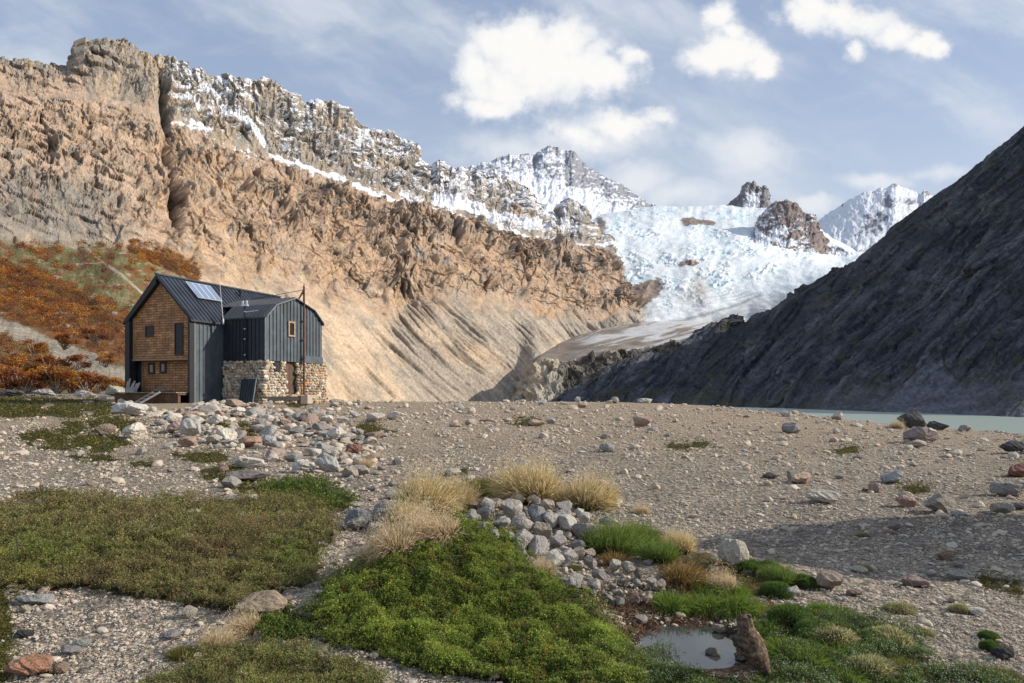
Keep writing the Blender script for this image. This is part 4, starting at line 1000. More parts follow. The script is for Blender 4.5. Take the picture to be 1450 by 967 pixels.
# things standing by the hut
def hut_thing(name, x, y, z, **k): return empty(name, hut_world(x, y, z), -HA, **k)
ld = hut_thing('ramp_ladder', -2.1, -1.4, .74, label='pale wooden ladder ramp leaning against the front of the deck', cat='ladder')
a0, a1 = (-.05, 0, 0), (-1.9, -1.0, -1.25)
mb = MB(); mb.bar(a0, a1, .07, .12); mb.build('rail', M_woodg, ld)
mb = MB(); mb.bar((.75, -.15, 0), (-1.1, -1.15, -1.25), .07, .12); mb.build('rail', mat_plain('white_wood', (.5, .48, .44), .7), ld)
for k in range(7):
    q = (k + .5) / 7; p0 = np.array(a0) * (1 - q) + np.array(a1) * q; p1 = np.array((.75, -.15, 0)) * (1 - q) + np.array((-1.1, -1.15, -1.25)) * q
    mb = MB(); mb.bar(p0, p1, .14, .035); mb.build('rung', bpy.data.materials['white_wood'], ld)
ms = hut_thing('leaning_metal_sheet', 2.1, 1.75, -.1, label='dark corrugated metal sheet leaning against the rubble wall', cat='metal sheet')
mb = MB(); mb.prism([(0, 0, 0), (1.25, 0, 0), (1.25, .35, 1.75), (0, .35, 1.75)], (0, .03, 0)); 
for k in range(6): mb.bar((.08 + k * .22, -.02, 0), (.08 + k * .22, .33, 1.75), .07, .04, up=(0, 1, 0))
mb.build('sheet', M_metal, ms); mb = MB(); mb.bar((1.27, .0, 0), (1.27, .36, 1.78), .06, .06, up=(0, 1, 0)); mb.build('edge_batten', M_zinc, ms)
bn = hut_thing('plank_bench', 5.2, 2.9, .14, label='low dark plank bench on stone feet in front of the stone wall', cat='bench')
bn.rotation_euler[2] = -HA + R(66)
mb = MB(); mb.box(-1.35, 1.0, -.13, .2, .22, .29); mb.box(-1.35, 1.0, -.16, -.12, .02, .30); mb.build('seat', mat_plain('tarred_plank', (.035, .028, .026), .7, 0, .4, 4, .2), bn)
mb = MB(); mb.box(1.0, 1.5, -.2, .25, -.22, .36); mb.build('brown_box', mat_plain('brown_box', (.13, .095, .085), .8), bn)
mb = MB(); mb.box(1.52, 1.9, -.18, .25, -.2, .40); mb.build('concrete_block', mat_plain('pale_concrete', (.48, .45, .38), .9, 0, .2, 5, .3), bn)
for x_ in (-1.1, -.75):
    V, Fc = rock(2, 77 + int(x_ * 10), 1, .04); o = link('foot_stone', mesh_np('foot_stone', V * (.2, .2, .14) + (x_, 0, -.02), [Fc], None, False), M_stone, bn); o.color = (.5, .47, .42, 1)
sk = hut_thing('board_stack', -5.5, -.75, .74, label='pale boards and sacks propped on the deck beside the dark corner', cat='boards')
mwb = mat_plain('bleached_boards', (.33, .28, .25), .8, 0, .35, 4, .3)
for k, (x_, l_, ti, cw) in enumerate([(0, .75, -.25, .16), (.17, .95, -.2, .15), (.33, .62, .1, .15), (.5, .78, .12, .16), (.7, .6, .2, .18), (.9, .66, .28, .16)]):
    mb = MB(); mb.bar((x_, 0, 0), (x_ + ti * .4, .25, l_), cw, .03, up=(0, 1, 0)); mb.build('board', mwb, sk)
mb = MB(); mb.box(.1, .9, -.08, .15, 0, .35); mb.build('sack', mat_plain('grey_sack', (.36, .35, .33), .9, 0, .3, 5, .5), sk)
wp = hut_thing('driftwood_heap', -2.6, -.3, .74, label='small heap of crooked sticks lying on the deck below the timber wall', cat='firewood')
for k in range(12):
    a = rr_.uniform(0, 3.1); l_ = rr_.uniform(.3, .65); z_ = .04 + rr_.rand() * .22; x_ = rr_.uniform(-.3, .4)
    mb = MB(); mb.tube((x_ - l_ * math.cos(a), -.1 - .2 * math.sin(a), z_ * .4), (x_ + l_ * math.cos(a) * .6, -.1 + .2 * math.sin(a), z_ + .18), .035, .02, 7); mb.build('stick', M_woodg, wp)
# rubble heaped against the left corner
# ------------------------------------------------------------------ boulders and stones
VAR_R = [mesh_np('boulder', *(lambda r_: (r_[0], [r_[1]]))(rock(4, 40 + i, .7, .13, 14)), smooth=False) for i in range(7)]
VAR_A = [mesh_np('angular_rock', *(lambda r_: (r_[0], [r_[1]]))(rock(4, 60 + i, 1, .10, 10)), smooth=False) for i in range(9)]
VAR_S = [mesh_np('stone', *(lambda r_: (r_[0], [r_[1]]))(rock(3, 80 + i, 1, .08, 9)), smooth=False) for i in range(14)]
for m in VAR_R + VAR_A + VAR_S: m.materials.append(M_stone)
def put_rock(me, px, py, w, hr, col, name='boulder', depth=.8, sink=.22, rz=None, tilt=0, **k):
    """px, py: where its base meets the ground; w: width in survey pixels; hr: height / width"""
    X, Y, Z = (float(a[0]) for a in drop(px, py))
    sw = w * Y / F / 2; sh = sw * hr / (1 - sink / 2)
    o = link(name, me); o.location = (X, Y + sw * depth * .6, Z + sh * (1 - sink * 1.1))
    o.scale = (sw, sw * depth, sh); o.rotation_euler = (RS.uniform(-.1, .1), tilt, RS.uniform(-.5, .5) if rz is None else rz)
    gm_ = sum(col) / 3; col = [c * .72 + gm_ * .28 for c in col]; j = RS.uniform(.93, 1.07); o.color = (col[0] * j, col[1] * j, col[2] * j, 1)
    tag(o, **k); return o
CREAM = (.60, .53, .42); TAN = (.42, .33, .24); GREY = (.33, .315, .29); PGREY = (.48, .45, .40); PINK = (.42, .29, .24); ORANGE = (.46, .25, .14); DARK = (.085, .085, .09); BLUE = (.38, .38, .37); RED = (.30, .13, .09); PURP = (.27, .21, .20); BROWN = (.27, .19, .13)
BL = [  # x, y, width, height ratio, colour, kind (r ounded / a ngular), label
 (184, 622, 46, .55, CREAM, 'a', 'big cream white boulder touching the brown one, left of the stone path'),
 (144, 617, 32, .55, BROWN, 'r', 'brown rounded boulder between a moss mat and the cream boulder'),
 (182, 590, 64, .36, PGREY, 'r', 'long smooth grey slab boulder just in front of the deck corner'),
 (268, 620, 34, .85, PGREY, 'a', 'tall pale triangular rock on the stony bank below the hut'),
 (248, 614, 44, .45, PINK, 'a', 'pinkish tan rock left of the pale triangular rock'),
 (312, 628, 40, .6, CREAM, 'r', 'whitish boulder below the middle of the hut'),
 (318, 630, 18, .5, GREY, 'a', 'small grey rock tucked under the whitish boulder'),
 (352, 634, 42, .40, ORANGE, 'a', 'orange slab lying across the stone path'),
 (378, 632, 34, .48, BLUE, 'a', 'blue grey wedge beside the orange slab'),
 (388, 652, 36, .5, PINK, 'r', 'salmon coloured rock behind the speckled boulder'),
 (425, 670, 38, .62, PGREY, 'r', 'speckled grey rounded boulder by the path'),
 (462, 669, 36, .68, BLUE, 'a', 'squarish pale blue boulder at the end of the boulder row'),
 (492, 676, 28, .55, TAN, 'r', 'tan rounded boulder right of the squarish blue one'),
 (345, 664, 56, .35, CREAM, 'a', 'wide low cream slab behind the bright moss cushion'),
 (345, 684, 70, .26, PURP, 'a', 'flat purple grey slab at the edge of the juniper mat'),
 (320, 712, 30, .4, BLUE, 'a', 'small bluish rock above the dark heath mat'),
 (355, 714, 24, .6, CREAM, 'a', 'light grey rock beside the green juniper mat'),
 (448, 619, 16, .75, RED, 'r', 'small red brown round stone in the boulder row'),
 (474, 625, 34, .65, CREAM, 'a', 'pale block above the red brown stone'),
 (462, 600, 26, .5, CREAM, 'a', 'pale rock in the upper boulder row near the bench'),
 (500, 642, 26, .55, RED, 'r', 'rust coloured boulder in the boulder row'),
 (475, 573, 26, .4, TAN, 'r', 'tan boulder beside the stone base of the wing'),
 (493, 574, 12, .5, CREAM, 'r', 'little white boulder on the crest right of the hut'),
 (652, 569, 30, .38, TAN, 'r', 'flat tan boulder alone on the crest of the plain'),
 (768, 573, 14, .6, PGREY, 'a', 'grey rock with a pinkish one in front, on the crest'),
 (819, 571, 11, .95, PGREY, 'r', 'upright grey stone on the crest before the dark slope'),
 (871, 571, 12, .8, GREY, 'a', 'pointed little grey stone on the crest'),
 (914, 571, 24, .32, PGREY, 'r', 'low pale boulder on the crest before the dark slope'),
 (1113, 590, 18, .6, PGREY, 'r', 'pale grey boulder at the near end of the lake'),
 (1297, 607, 42, .62, DARK, 'a', 'tall black boulder with a sharp top by the lake'),
 (1334, 610, 34, .42, DARK, 'r', 'low black boulder right of the tall black one'),
 (1308, 628, 62, .42, PURP, 'a', 'broad purple brown boulder in front of the two black ones'),
 (1440, 643, 40, .5, DARK, 'r', 'dark grey boulder at the edge of the plain above the red one'),
 (1446, 676, 30, .7, RED, 'a', 'red brown boulder at the right edge of the plain'),
 (1433, 704, 50, .45, GREY, 'r', 'grey boulder below the red brown one'),
 (1448, 722, 30, .35, PURP, 'a', 'flat purple rock at the far right edge'),
 (1337, 728, 60, .48, (.30, .26, .21), 'r', 'largest rounded grey brown boulder on the right plain'),
 (1364, 732, 26, .35, PGREY, 'r', 'pale stone pressed against the largest rounded boulder'),
 (1288, 719, 34, .62, (.50, .33, .26), 'a', 'pink block leaning beside the largest rounded boulder'),
 (1172, 714, 58, .36, CREAM, 'r', 'long pale flat boulder on the right plain'),
 (1271, 686, 46, .45, BLUE, 'a', 'grey wedge shaped rock behind the pink block'),
 (1241, 698, 20, .75, PINK, 'r', 'small pink upright stone left of the grey wedge'),
 (1136, 685, 34, .5, (.50, .34, .22), 'a', 'orange and white rock on the middle of the plain'),
 (1094, 678, 28, .38, PURP, 'a', 'brown grey rock left of the orange and white one'),
 (1042, 806, 44, 1.0, (.50, .43, .34), 'a', 'tall cream rock standing behind the green cushions'),
 (368, 880, 78, .52, (.40, .29, .18), 'a', 'tan rock with dark hollows at the edge of the heath mat'),
 (40, 962, 72, .48, (.48, .22, .11), 'r', 'orange red slab in the near left corner'),
 (42, 858, 56, .28, BLUE, 'a', 'flat blue grey slab below the dark heath mat'),
 (505, 750, 40, .8, (.27, .28, .29), 'r', 'dark grey boulder half hidden by straw grass at the path'),
 (545, 738, 58, .5, (.24, .245, .25), 'r', 'long grey boulder behind the path boulder and under straw grass'),
 (815, 840, 28, 1.0, PGREY, 'a', 'pale upright stone below the heap of stones'),
 (934, 838, 22, .8, TAN, 'a', 'squared tan stone between mud and green tufts'),
 (1060, 888, 16, 1.2, GREY, 'a', 'narrow grey stone above the puddle'),
 (1019, 896, 20, .6, TAN, 'a', 'tan stone at the upper rim of the puddle'),
 (1012, 933, 24, .6, (.28, .24, .19), 'a', 'brown stone sitting in the puddle'),
 (1050, 938, 16, .4, DARK, 'a', 'small dark stone in the puddle beside the stump'),
 (1125, 848, 28, .65, PGREY, 'a', 'pointed pale grey stone among the green cushions'),
 (1178, 836, 46, .55, (.40, .29, .21), 'a', 'pinkish tan rock right of the green cushions'),
 (1118, 873, 18, .7, CREAM, 'r', 'cream stone wedged between two low cushions'),
 (1058, 815, 16, .75, GREY, 'r', 'round grey stone left of the golden stone'),
 (1075, 817, 14, .75, (.45, .30, .13), 'r', 'golden brown stone beside the round grey one'),
 (1056, 974, 26, .6, BROWN, 'r', 'brown stone below the puddle at the picture edge'),
 (1428, 935, 40, .45, DARK, 'r', 'dark boulder in the near right corner'),
 (1220, 812, 26, .38, CREAM, 'a', 'white flat stone on the shaded gravel'),
 (1300, 832, 40, .38, PINK, 'a', 'flat reddish rock on the shaded gravel'),
 (1360, 822, 34, .42, PGREY, 'a', 'pale grey rock right of the flat reddish one'),
 (1212, 845, 26, .35, (.33, .22, .15), 'a', 'thin brown splinter of rock behind the bright tussock'),
 (1390, 872, 38, .25, CREAM, 'a', 'thin pale slab on the near right gravel'),
 (30, 868, 18, .6, (.50, .42, .28), 'r', 'yellowish pebble stone lying against the blue grey slab'),
 (30, 905, 26, .5, DARK, 'r', 'black stone on the near left gravel'),
 (95, 930, 34, .4, GREY, 'a', 'grey slab between the black stone and the orange red slab'),
 (112, 918, 26, .45, (.33, .35, .31), 'a', 'greenish pale stone on the near left gravel'),
 (240, 905, 34, .3, (.36, .33, .29), 'a', 'grey brown flat rock on the near left gravel'),
 (10, 562, 34, .4, DARK, 'r', 'dark boulder under the orange bushes at the left edge'),
 (60, 560, 34, .32, GREY, 'r', 'grey boulder under the orange bushes'),
 (156, 560, 36, .45, (.33, .33, .24), 'r', 'mossy grey boulder left of the hut'),
 (115, 563, 36, .3, PGREY, 'r', 'pale flat boulder between the bushes and the hut'),
 (735, 676, 26, 1.1, PGREY, 'a', 'pale pointed rock sticking out between the golden tussocks'),
 (870, 718, 34, .4, CREAM, 'r', 'cream flat boulder right of the last golden tussock'),
 (640, 674, 30, .35, PGREY, 'a', 'grey flat stone beside a small moss mat on the plain'),
 (860, 640, 22, .6, GREY, 'a', 'grey wedge stone alone on the middle plain'),
]
for i, (x, y, w_, h_, c_, kd, lb) in enumerate(BL):
    me = VAR_R[i % 7] if kd == 'r' else VAR_A[i % 9]
    put_rock(me, x, y, w_ * .98, h_, c_, label=lb, cat='boulder', depth=.8 if w_ < 50 else .65)

# a heap of stones beside the green mound
PILE = [(664, 735), (655, 718), (690, 712), (740, 708), (780, 706), (815, 722), (835, 745), (830, 775), (800, 790), (845, 805), (800, 800), (770, 790), (735, 790), (735, 770), (715, 748)]
cnt = 0; tries = 0; placed = []
big = [(760, 782, 36), (742, 776, 34), (828, 762, 34), (692, 738, 30), (672, 742, 24), (782, 745, 30), (803, 750, 34), (775, 722, 24), (722, 728, 34), (740, 752, 34), (770, 760, 30), (712, 752, 26), (800, 725, 28), (757, 715, 20), (783, 804, 40), (806, 800, 30), (820, 790, 26),
       (850, 822, 26), (840, 835, 22), (872, 808, 24), (890, 812, 20), (905, 820, 18), (705, 720, 24), (735, 712, 22), (818, 778, 24), (790, 776, 28), (836, 790, 20), (800, 740, 28), (760, 738, 30), (690, 722, 24), (682, 752, 18), (700, 764, 18), (722, 768, 20)]
pts = [(x, y, w_) for x, y, w_ in big]
while len(pts) < 118 and tries < 6000:
    tries += 1
    x = RS.uniform(645, 850); y = RS.uniform(706, 812)
    if not poly_mask(np.array([x]), np.array([y]), PILE, 0)[0]: continue
    w_ = RS.uniform(10, 22)
    if all((x - a) ** 2 + (1.6 * (y - b)) ** 2 > ((w_ + c) * .42) ** 2 for a, b, c in pts): pts.append((x, y, w_))
for k in range(70):
    x = RS.uniform(795, 925); y = 795 + (x - 800) * .25 + RS.uniform(-10, 45)
    w_ = RS.uniform(8, 18)
    if all((x - a) ** 2 + (1.6 * (y - b)) ** 2 > ((w_ + c) * .42) ** 2 for a, b, c in pts): pts.append((x, y, w_))
PC_ = [(.42, .38, .33), (.48, .43, .36), (.34, .32, .29), (.50, .39, .27), (.38, .35, .32), (.28, .27, .26), (.32, .22, .17), (.56, .51, .43), (.44, .40, .36)]
for i, (x, y, w_) in enumerate(pts):
    c_ = PC_[RS.randint(len(PC_))]
    o = put_rock(VAR_S[i % 14], x, y + w_ * .2, w_ * 1.1, RS.uniform(.6, .85), c_, 'heaped_stone', .85, .12, rz=RS.uniform(0, 6), label='grey or tan fist sized stone of the heap beside the green mound', cat='stone', group='stones heaped beside the green mound')
    o.location.z += .02

# single stones of the plain
def fields(px, py):
    """how bouldery the plain is at a place"""
    d = .25 + 0 * px
    d = d + 2.2 * np.exp(-((py - (585 + .26 * np.clip(px - 300, 0, 400) * .9)) / 26) ** 2) * sst(170, 240, px) * sst(560, 500, px)
    d = d + .9 * gauss(px, py, 520, 690, 50, 18) + .8 * gauss(px, py, 480, 640, 50, 30) + .5 * gauss(px, py, 270, 600, 110, 22) + .6 * gauss(px, py, 760, 622, 70, 12) + .28 * gauss(px, py, 930, 650, 140, 16) + .3 * gauss(px, py, 1250, 640, 220, 30)
    d = d * (1 + .9 * fbm(px / 45, py / 16, 3, .5, 800))
    return np.clip(d, 0.02, 2.6)
ALLVEG = [P_HEATH, P_HEATH2, P_GREEN, P_GREEN2, P_MOUND, P_MOUND_R, P_RIGHT, P_STRAW, P_BANK] + [m[0] for m in MATS]
def free(px, py):
    ok = np.ones(len(px), bool)
    for p_ in ALLVEG: ok &= ~poly_mask(px, py, p_, 1 if len(p_) > 6 else .5, 31)
    ok &= ~((px > 172) & (px < 468) & (py < 566)); ok &= ~((px > 186) & (px < 275) & (py < 577))
    ok &= ~((px > 388) & (px < 460) & (py < 581)) & ~((px > 220) & (px < 268) & (py < 584))
    ok &= ~((((px - 1000) / 85) ** 2 + ((py - 925) / 38) ** 2) < 1)
    return ok
got = 0
def sizes(n, lo, a, hi): return np.minimum(lo * (1 - RS.rand(n)) ** (-1 / a), hi)
N_ = 7000
px = RS.uniform(-10, 1460, N_); hb_ = RS.rand(N_) < .5; px[hb_] = RS.uniform(240, 560, hb_.sum()); py = 573 + 394 * RS.rand(N_) ** 1.7
k = (RS.rand(N_) < fields(px, py) / 2.4) & free(px, py) & (py > 576 + np.clip(px - 1000, 0, 500) * .09)
px, py = px[k][:285], py[k][:285]
sz = sizes(len(px), 13, 3.0, 32)
for i in range(len(px)):
    c_ = STONECOL[RS.randint(len(STONECOL))]
    put_rock(VAR_S[i % 14], px[i], py[i], sz[i], RS.uniform(.35, .7), c_, 'field_stone', .9, .3, rz=RS.uniform(0, 6), label='loose angular stone lying on the gravel plain', cat='stone', group='loose stones scattered over the gravel plain')

# countless smaller stones
def stuff_stones(name, n, lo, a, hi, level, label, pw=1.25, y0=566, flat=.55, dens=True):
    px = RS.uniform(-25, 1475, n); py = y0 + (1000 - y0) * RS.rand(n) ** pw
    w_ = fields(px, py) if dens else 1.9 * (.14 + .95 * sst(-.25, .3, fbm(px / 70, py / 18, 3, .55, 810)))
    k = (RS.rand(n) < w_ / 2.0) & free(px, py)
    px, py = px[k], py[k]
    X, Y, Z = drop(px, py)
    k = np.abs(HY - F * Z / Y - py) < 6
    X, Y, Z, px, py = X[k], Y[k], Z[k], px[k], py[k]
    n = len(X)
    s_ = sizes(n, lo, a, hi) * Y / F / 2
    s_ = np.minimum(s_, .35); s_ = np.maximum(s_, .004)
    prot = [rock(level, 500 + i, 1, .0, 8) for i in range(16)]
    cols = np.array(STONECOL) * 1.42
    cl = cols[RS.randint(len(cols), size=n)] * RS.uniform(.75, 1.2, (n, 1))
    cl = mix(cl * .92, np.array([.44, .38, .30]), .65)
    th = RS.uniform(0, 2 * np.pi, n); V, Fc, Cc = [], [], []; base = 0
    sc = np.stack([s_, s_ * RS.uniform(.6, 1, n), s_ * RS.uniform(.3, .75, n)], 1)
    var = RS.randint(16, size=n)
    for v in range(16):
        q = var == v
        if not q.any(): continue
        P0, F0 = prot[v]; m = q.sum()
        p = P0[None] * sc[q][:, None]
        ct, st_ = np.cos(th[q])[:, None], np.sin(th[q])[:, None]
        p = np.stack([p[..., 0] * ct - p[..., 1] * st_, p[..., 0] * st_ + p[..., 1] * ct, p[..., 2] + .25 * p[..., 0]], -1)
        p += np.stack([X[q], Y[q], Z[q] + sc[q][:, 2] * .45], -1)[:, None]
        V.append(p.reshape(-1, 3)); Fc.append((F0[None] + (base + np.arange(m) * len(P0))[:, None, None]).reshape(-1, 3)); base += m * len(P0)
        Cc.append(np.repeat(cl[q], len(P0), 0))
    o = link(name, mesh_np(name, np.concatenate(V), [np.concatenate(Fc)], np.concatenate(Cc), False), M_pebble)
    tag(o, label, None, None, 'stuff'); print(name, n)
stuff_stones('rubble', 26000, 4.2, 2.2, 17, 1, 'grey and tan rubble strewn over the plain', 1.6)
stuff_stones('pebbles', 130000, 1.7, 2.6, 8, 0, 'fine mixed pebbles covering the ground', 1.05, dens=False)

# made-up outcrop added out of view to shade the near right gravel
V, Fc = rock(4, 71, .6, .12, 18); V = V * (2.6, 2.3, 2.6)
o = link('added_shade_rock', mesh_np('added_shade_rock', V, [Fc]), M_stone); o.location = (10.6, 8.2, .1); o.color = (.25, .23, .21, 1); tag(o, 'added rock right of the gravel, unseen, only its shade falls into view', 'rock')
# ------------------------------------------------------------------ plants
M_leaf = mat_attr('leaves', [3], 0, .01, .7, .12, .3, translucent=.38)
M_blade = mat_attr('grass_blades', [4], 0, .01, .7, .1, .25, translucent=.5)
M_twig = mat_attr('twigs', [5], 0, .01, .9, .2, .1)
def unit(v): return v / (np.linalg.norm(v, axis=-1, keepdims=True) + 1e-9)
def leaves(Cn, size, col, rs, up=.5, asp=.5):
    """rhombic leaf faces; Cn (N,3), size (N,), col (N,3)"""
    n = len(Cn)
    d = unit(rs.normal(size=(n, 3)) * (1, 1, .8)); nn = unit(rs.normal(size=(n, 3)) + np.array([0, 0, up * 2]))
    s_ = unit(np.cross(d, nn)); l = size[:, None] * .5; w_ = l * asp
    V = np.stack([Cn - d * l, Cn + s_ * w_, Cn + d * l, Cn - s_ * w_], 1).reshape(-1, 3)
    return V, np.arange(4 * n).reshape(-1, 4), np.repeat(col, 4, 0)
def blades(B, d, L, W, droop, cb, ct, rs):
    """bent tapering blades. B,d (N,3); L,W,droop (N,)"""
    n = len(B); side = unit(np.cross(d, unit(rs.normal(size=(n, 3)) + (0, 0, .01))))
    h = d * (1, 1, 0); g = np.array([0, 0, -1.0])
    def at(t): return B + d * (L * t)[:, None] + (h * .6 + g) * (droop * L * t * t)[:, None]
    w_ = (W / 2)[:, None]; m1 = at(np.full(n, .45)); m2 = at(np.full(n, .78)); tp = at(np.ones(n))
    V = np.stack([B - side * w_, B + side * w_, m1 - side * w_ * .85, m1 + side * w_ * .85, m2 - side * w_ * .55, m2 + side * w_ * .55, tp], 1).reshape(-1, 3)
    i = np.arange(n)[:, None] * 7
    Q = np.concatenate([i + [0, 1, 3, 2], i + [2, 3, 5, 4]]); T_ = i + [4, 5, 6]
    cm = cb * .55 + ct * .45; cm2 = cb * .2 + ct * .8
    C = np.stack([cb, cb, cm, cm, cm2, cm2, ct], 1).reshape(-1, 3)
    return V, Q, T_, C
class Acc:
    def __init__(s): s.V = []; s.Q = []; s.T = []; s.C = []; s.n = 0
    def lf(s, r_): V, Q, C = r_; s.V.append(V); s.Q.append(Q + s.n); s.C.append(C); s.n += len(V); return s
    def bl(s, r_): V, Q, T_, C = r_; s.V.append(V); s.Q.append(Q + s.n); s.T.append(T_ + s.n); s.C.append(C); s.n += len(V); return s
    def mesh(s, name): return mesh_np(name, np.concatenate(s.V), ([np.concatenate(s.Q)] if s.Q else []) + ([np.concatenate(s.T)] if s.T else []), np.concatenate(s.C), False)
rs = np.random.RandomState(21)
def C3(*c): return np.array(c, float)
def pick(cols, n, rs, j=.2):
    c = np.array(cols)[rs.randint(len(cols), size=n)]
    return c * rs.uniform(1 - j, 1 + j, (n, 1))
def sample(poly, n, edge=1.0, seed=31):
    P_ = np.array(poly); x = rs.uniform(P_[:, 0].min() - 15, P_[:, 0].max() + 15, n); y = rs.uniform(P_[:, 1].min() - 8, P_[:, 1].max() + 8, n)
    k = poly_mask(x + rs.normal(size=n) * 9, y + rs.normal(size=n) * 4, poly, edge, seed) & (y < 985) & (x > -45) & (x < 1495); return x[k], y[k]

# low mats: many tiny sprigs
def mat_of(name, polys, n, hgt, leafs, lsize, cols, label, lump=.05, stem=True, edge=1.0, colfn=None, straw=0, pale=None):
    a = Acc()
    for poly in polys:
        P_ = np.array(poly); ar = (np.ptp(P_[:, 0]) + 30) * (np.ptp(P_[:, 1]) + 16)
        x, y = sample(poly, int(n * ar / 1000), edge)
        if not len(x): continue
        X, Y, Z = drop(x, y); m = len(X)
        k1 = fbm(X / .24, Y / .24, 4, .62, 820); k2 = fbm(X / .9, Y / .9, 3, .5, 822)
        Z = Z + lump * (.6 + 1.6 * k1) - .01
        dist = np.maximum(Y / 8, .75)
        H = hgt * (1 + 1.1 * np.clip(k2, -.4, .8)) * rs.uniform(.5, 1.35, m) * np.clip(dist, .7, 3)
        cc = pick(cols, m, rs, .22)
        if colfn is not None: cc = colfn(cc, x, y, k1, k2)
        cc = cc * (.45 + 1.15 * np.clip(k1 + .42, 0, 1))[:, None]
        dr = unit(rs.normal(size=(m, 3)) * .35 + (0, 0, 1))
        Bp = np.stack([X, Y, Z], 1)
        for j in range(leafs):
            t_ = (j + .6) / leafs
            q = Bp + dr * (H * t_)[:, None] + rs.normal(size=(m, 3)) * (lsize * .55 * dist)[:, None] * (1, 1, .5)
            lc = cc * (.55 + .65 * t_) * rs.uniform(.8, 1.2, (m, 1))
            if pale is not None and j == leafs - 1:
                pk = rs.rand(m) < pale[0] * np.clip(1 + 2.5 * k2, 0, 2); lc[pk] = pale[1] * rs.uniform(.7, 1.1, (pk.sum(), 1))
            a.lf(leaves(q, lsize * dist * rs.uniform(.7, 1.3, m), lc, rs, .6, .6))
        if straw > .1:
            k = rs.rand(m) < straw * .6
            a.bl(blades(Bp[k], unit(rs.normal(size=(k.sum(), 3)) * .3 + (.2, 0, 1)), H[k] * rs.uniform(1.0, 2.2, k.sum()), .004 * dist[k], rs.uniform(.0, .3, k.sum()), pick([(.07, .045, .03)], k.sum(), rs), pick([(.16, .09, .05), (.22, .10, .05), (.12, .10, .04)], k.sum(), rs), rs))
        if straw:
            k = rs.rand(m) < straw
            a.bl(blades(Bp[k], unit(rs.normal(size=(k.sum(), 3)) * .35 + (.1, 0, 1)), H[k] * rs.uniform(1.3, 2.6, k.sum()), .004 * dist[k], rs.uniform(.1, .5, k.sum()), pick([(.16, .12, .05)], k.sum(), rs), pick([(.36, .27, .13), (.28, .16, .09)], k.sum(), rs), rs))
    o = link(name, a.mesh(name), M_leaf); tag(o, label, None, None, 'stuff'); print(name, a.n); return o
def heathcol(c, x, y, k1, k2):
    c = mix(c, C3(.22, .14, .08), .5 * sst(-.05, .35, k2)); yl = sst(150, 60, x) * sst(770, 800, y)
    c = mix(c, C3(.30, .28, .05), .55 * yl * sst(-.2, .3, k1)); g = gauss(x, y, 430, 800, 60, 30) + gauss(x, y, 60, 790, 110, 30)
    return mix(c, C3(.12, .20, .03), .6 * np.clip(g, 0, 1))
mat_of('heath', [P_HEATH], 620, .075, 6, .019, [(.19, .19, .06), (.24, .20, .075), (.15, .18, .05), (.28, .21, .10), (.21, .24, .06)], 'dark olive and brown heath mat spreading over the left foreground', .10, colfn=heathcol, straw=.24)
mat_of('heath', [P_HEATH2], 620, .06, 6, .015, [(.19, .21, .06), (.24, .24, .08), (.26, .22, .09), (.15, .20, .05)], 'olive green heath mat along the bottom edge of the picture', .05, straw=.12)
mat_of('creeping_juniper', [P_GREEN, P_GREEN2], 620, .05, 6, .024, [(.095, .135, .02), (.13, .16, .03), (.07, .11, .02)], 'yellow green creeping shrub mat between the boulders and the heath', .07)
def moundcol(c, x, y, k1, k2):
    rd = sst(.12, .34, fbm(x / 28, y / 16, 3, .5, 830)) * .55
    c = mix(c, C3(.30, .085, .03), rd * (rs.rand(len(x)) < .35)); return mix(c, C3(.26, .33, .05), .5 * sst(-.1, .4, k2))
mat_of('crowberry', [P_MOUND], 760, .05, 7, .017, [(.13, .185, .025), (.20, .25, .04), (.08, .125, .02), (.27, .29, .06)], 'bright green crowberry cover on the mound in the middle of the foreground', .085, colfn=moundcol, straw=.05)
grass_later = True
mat_of('flowering_mat', [P_MOUND_R, P_RIGHT], 620, .05, 6, .014, [(.09, .15, .03), (.12, .19, .03), (.08, .13, .05), (.15, .17, .05)], 'green mat with tiny whitish flowers in the near right corner', .06, pale=(.28, C3(.52, .52, .42)), straw=.04)
mat_of('moss', [m[0] for m in MATS], 330, .022, 4, .022, [(.11, .115, .025), (.15, .135, .03), (.20, .16, .03), (.09, .085, .03)], 'olive and yellow moss patches dotted over the gravel plain', .03, edge=.5, straw=.03)

# loose straw grass and dead roots
def grass_area(name, polys, n, L, cols_b, cols_t, label, lean=(.35, 0, 1), w_=.005):
    a = Acc()
    for poly in polys:
        P_ = np.array(poly); ar = (np.ptp(P_[:, 0]) + 30) * (np.ptp(P_[:, 1]) + 16)
        x, y = sample(poly, int(n * ar / 1000)); X, Y, Z = drop(x, y); m = len(X)
        k_ = fbm(x / 22, y / 12, 2, .5, 840) > -.12
        X, Y, Z = X[k_], Y[k_], Z[k_]; m = len(X)
        a.bl(blades(np.stack([X, Y, Z - .01], 1), unit(rs.normal(size=(m, 3)) * .45 + lean), L * rs.uniform(.5, 1.3, m), np.full(m, w_) * np.maximum(Y / 8, .7), rs.uniform(.1, .7, m), pick(cols_b, m, rs), pick(cols_t, m, rs), rs))
    tag(link(name, a.mesh(name), M_blade), label, None, None, 'stuff')
STRAW_B = [(.13, .14, .03), (.20, .15, .06), (.10, .12, .02)]; STRAW_T = [(.72, .55, .32), (.80, .64, .40), (.60, .42, .22)]
grass_area('straw_grass', [P_STRAW], 260, .20, STRAW_B, STRAW_T, 'pale straw coloured grass filling the gaps between the golden tussocks')
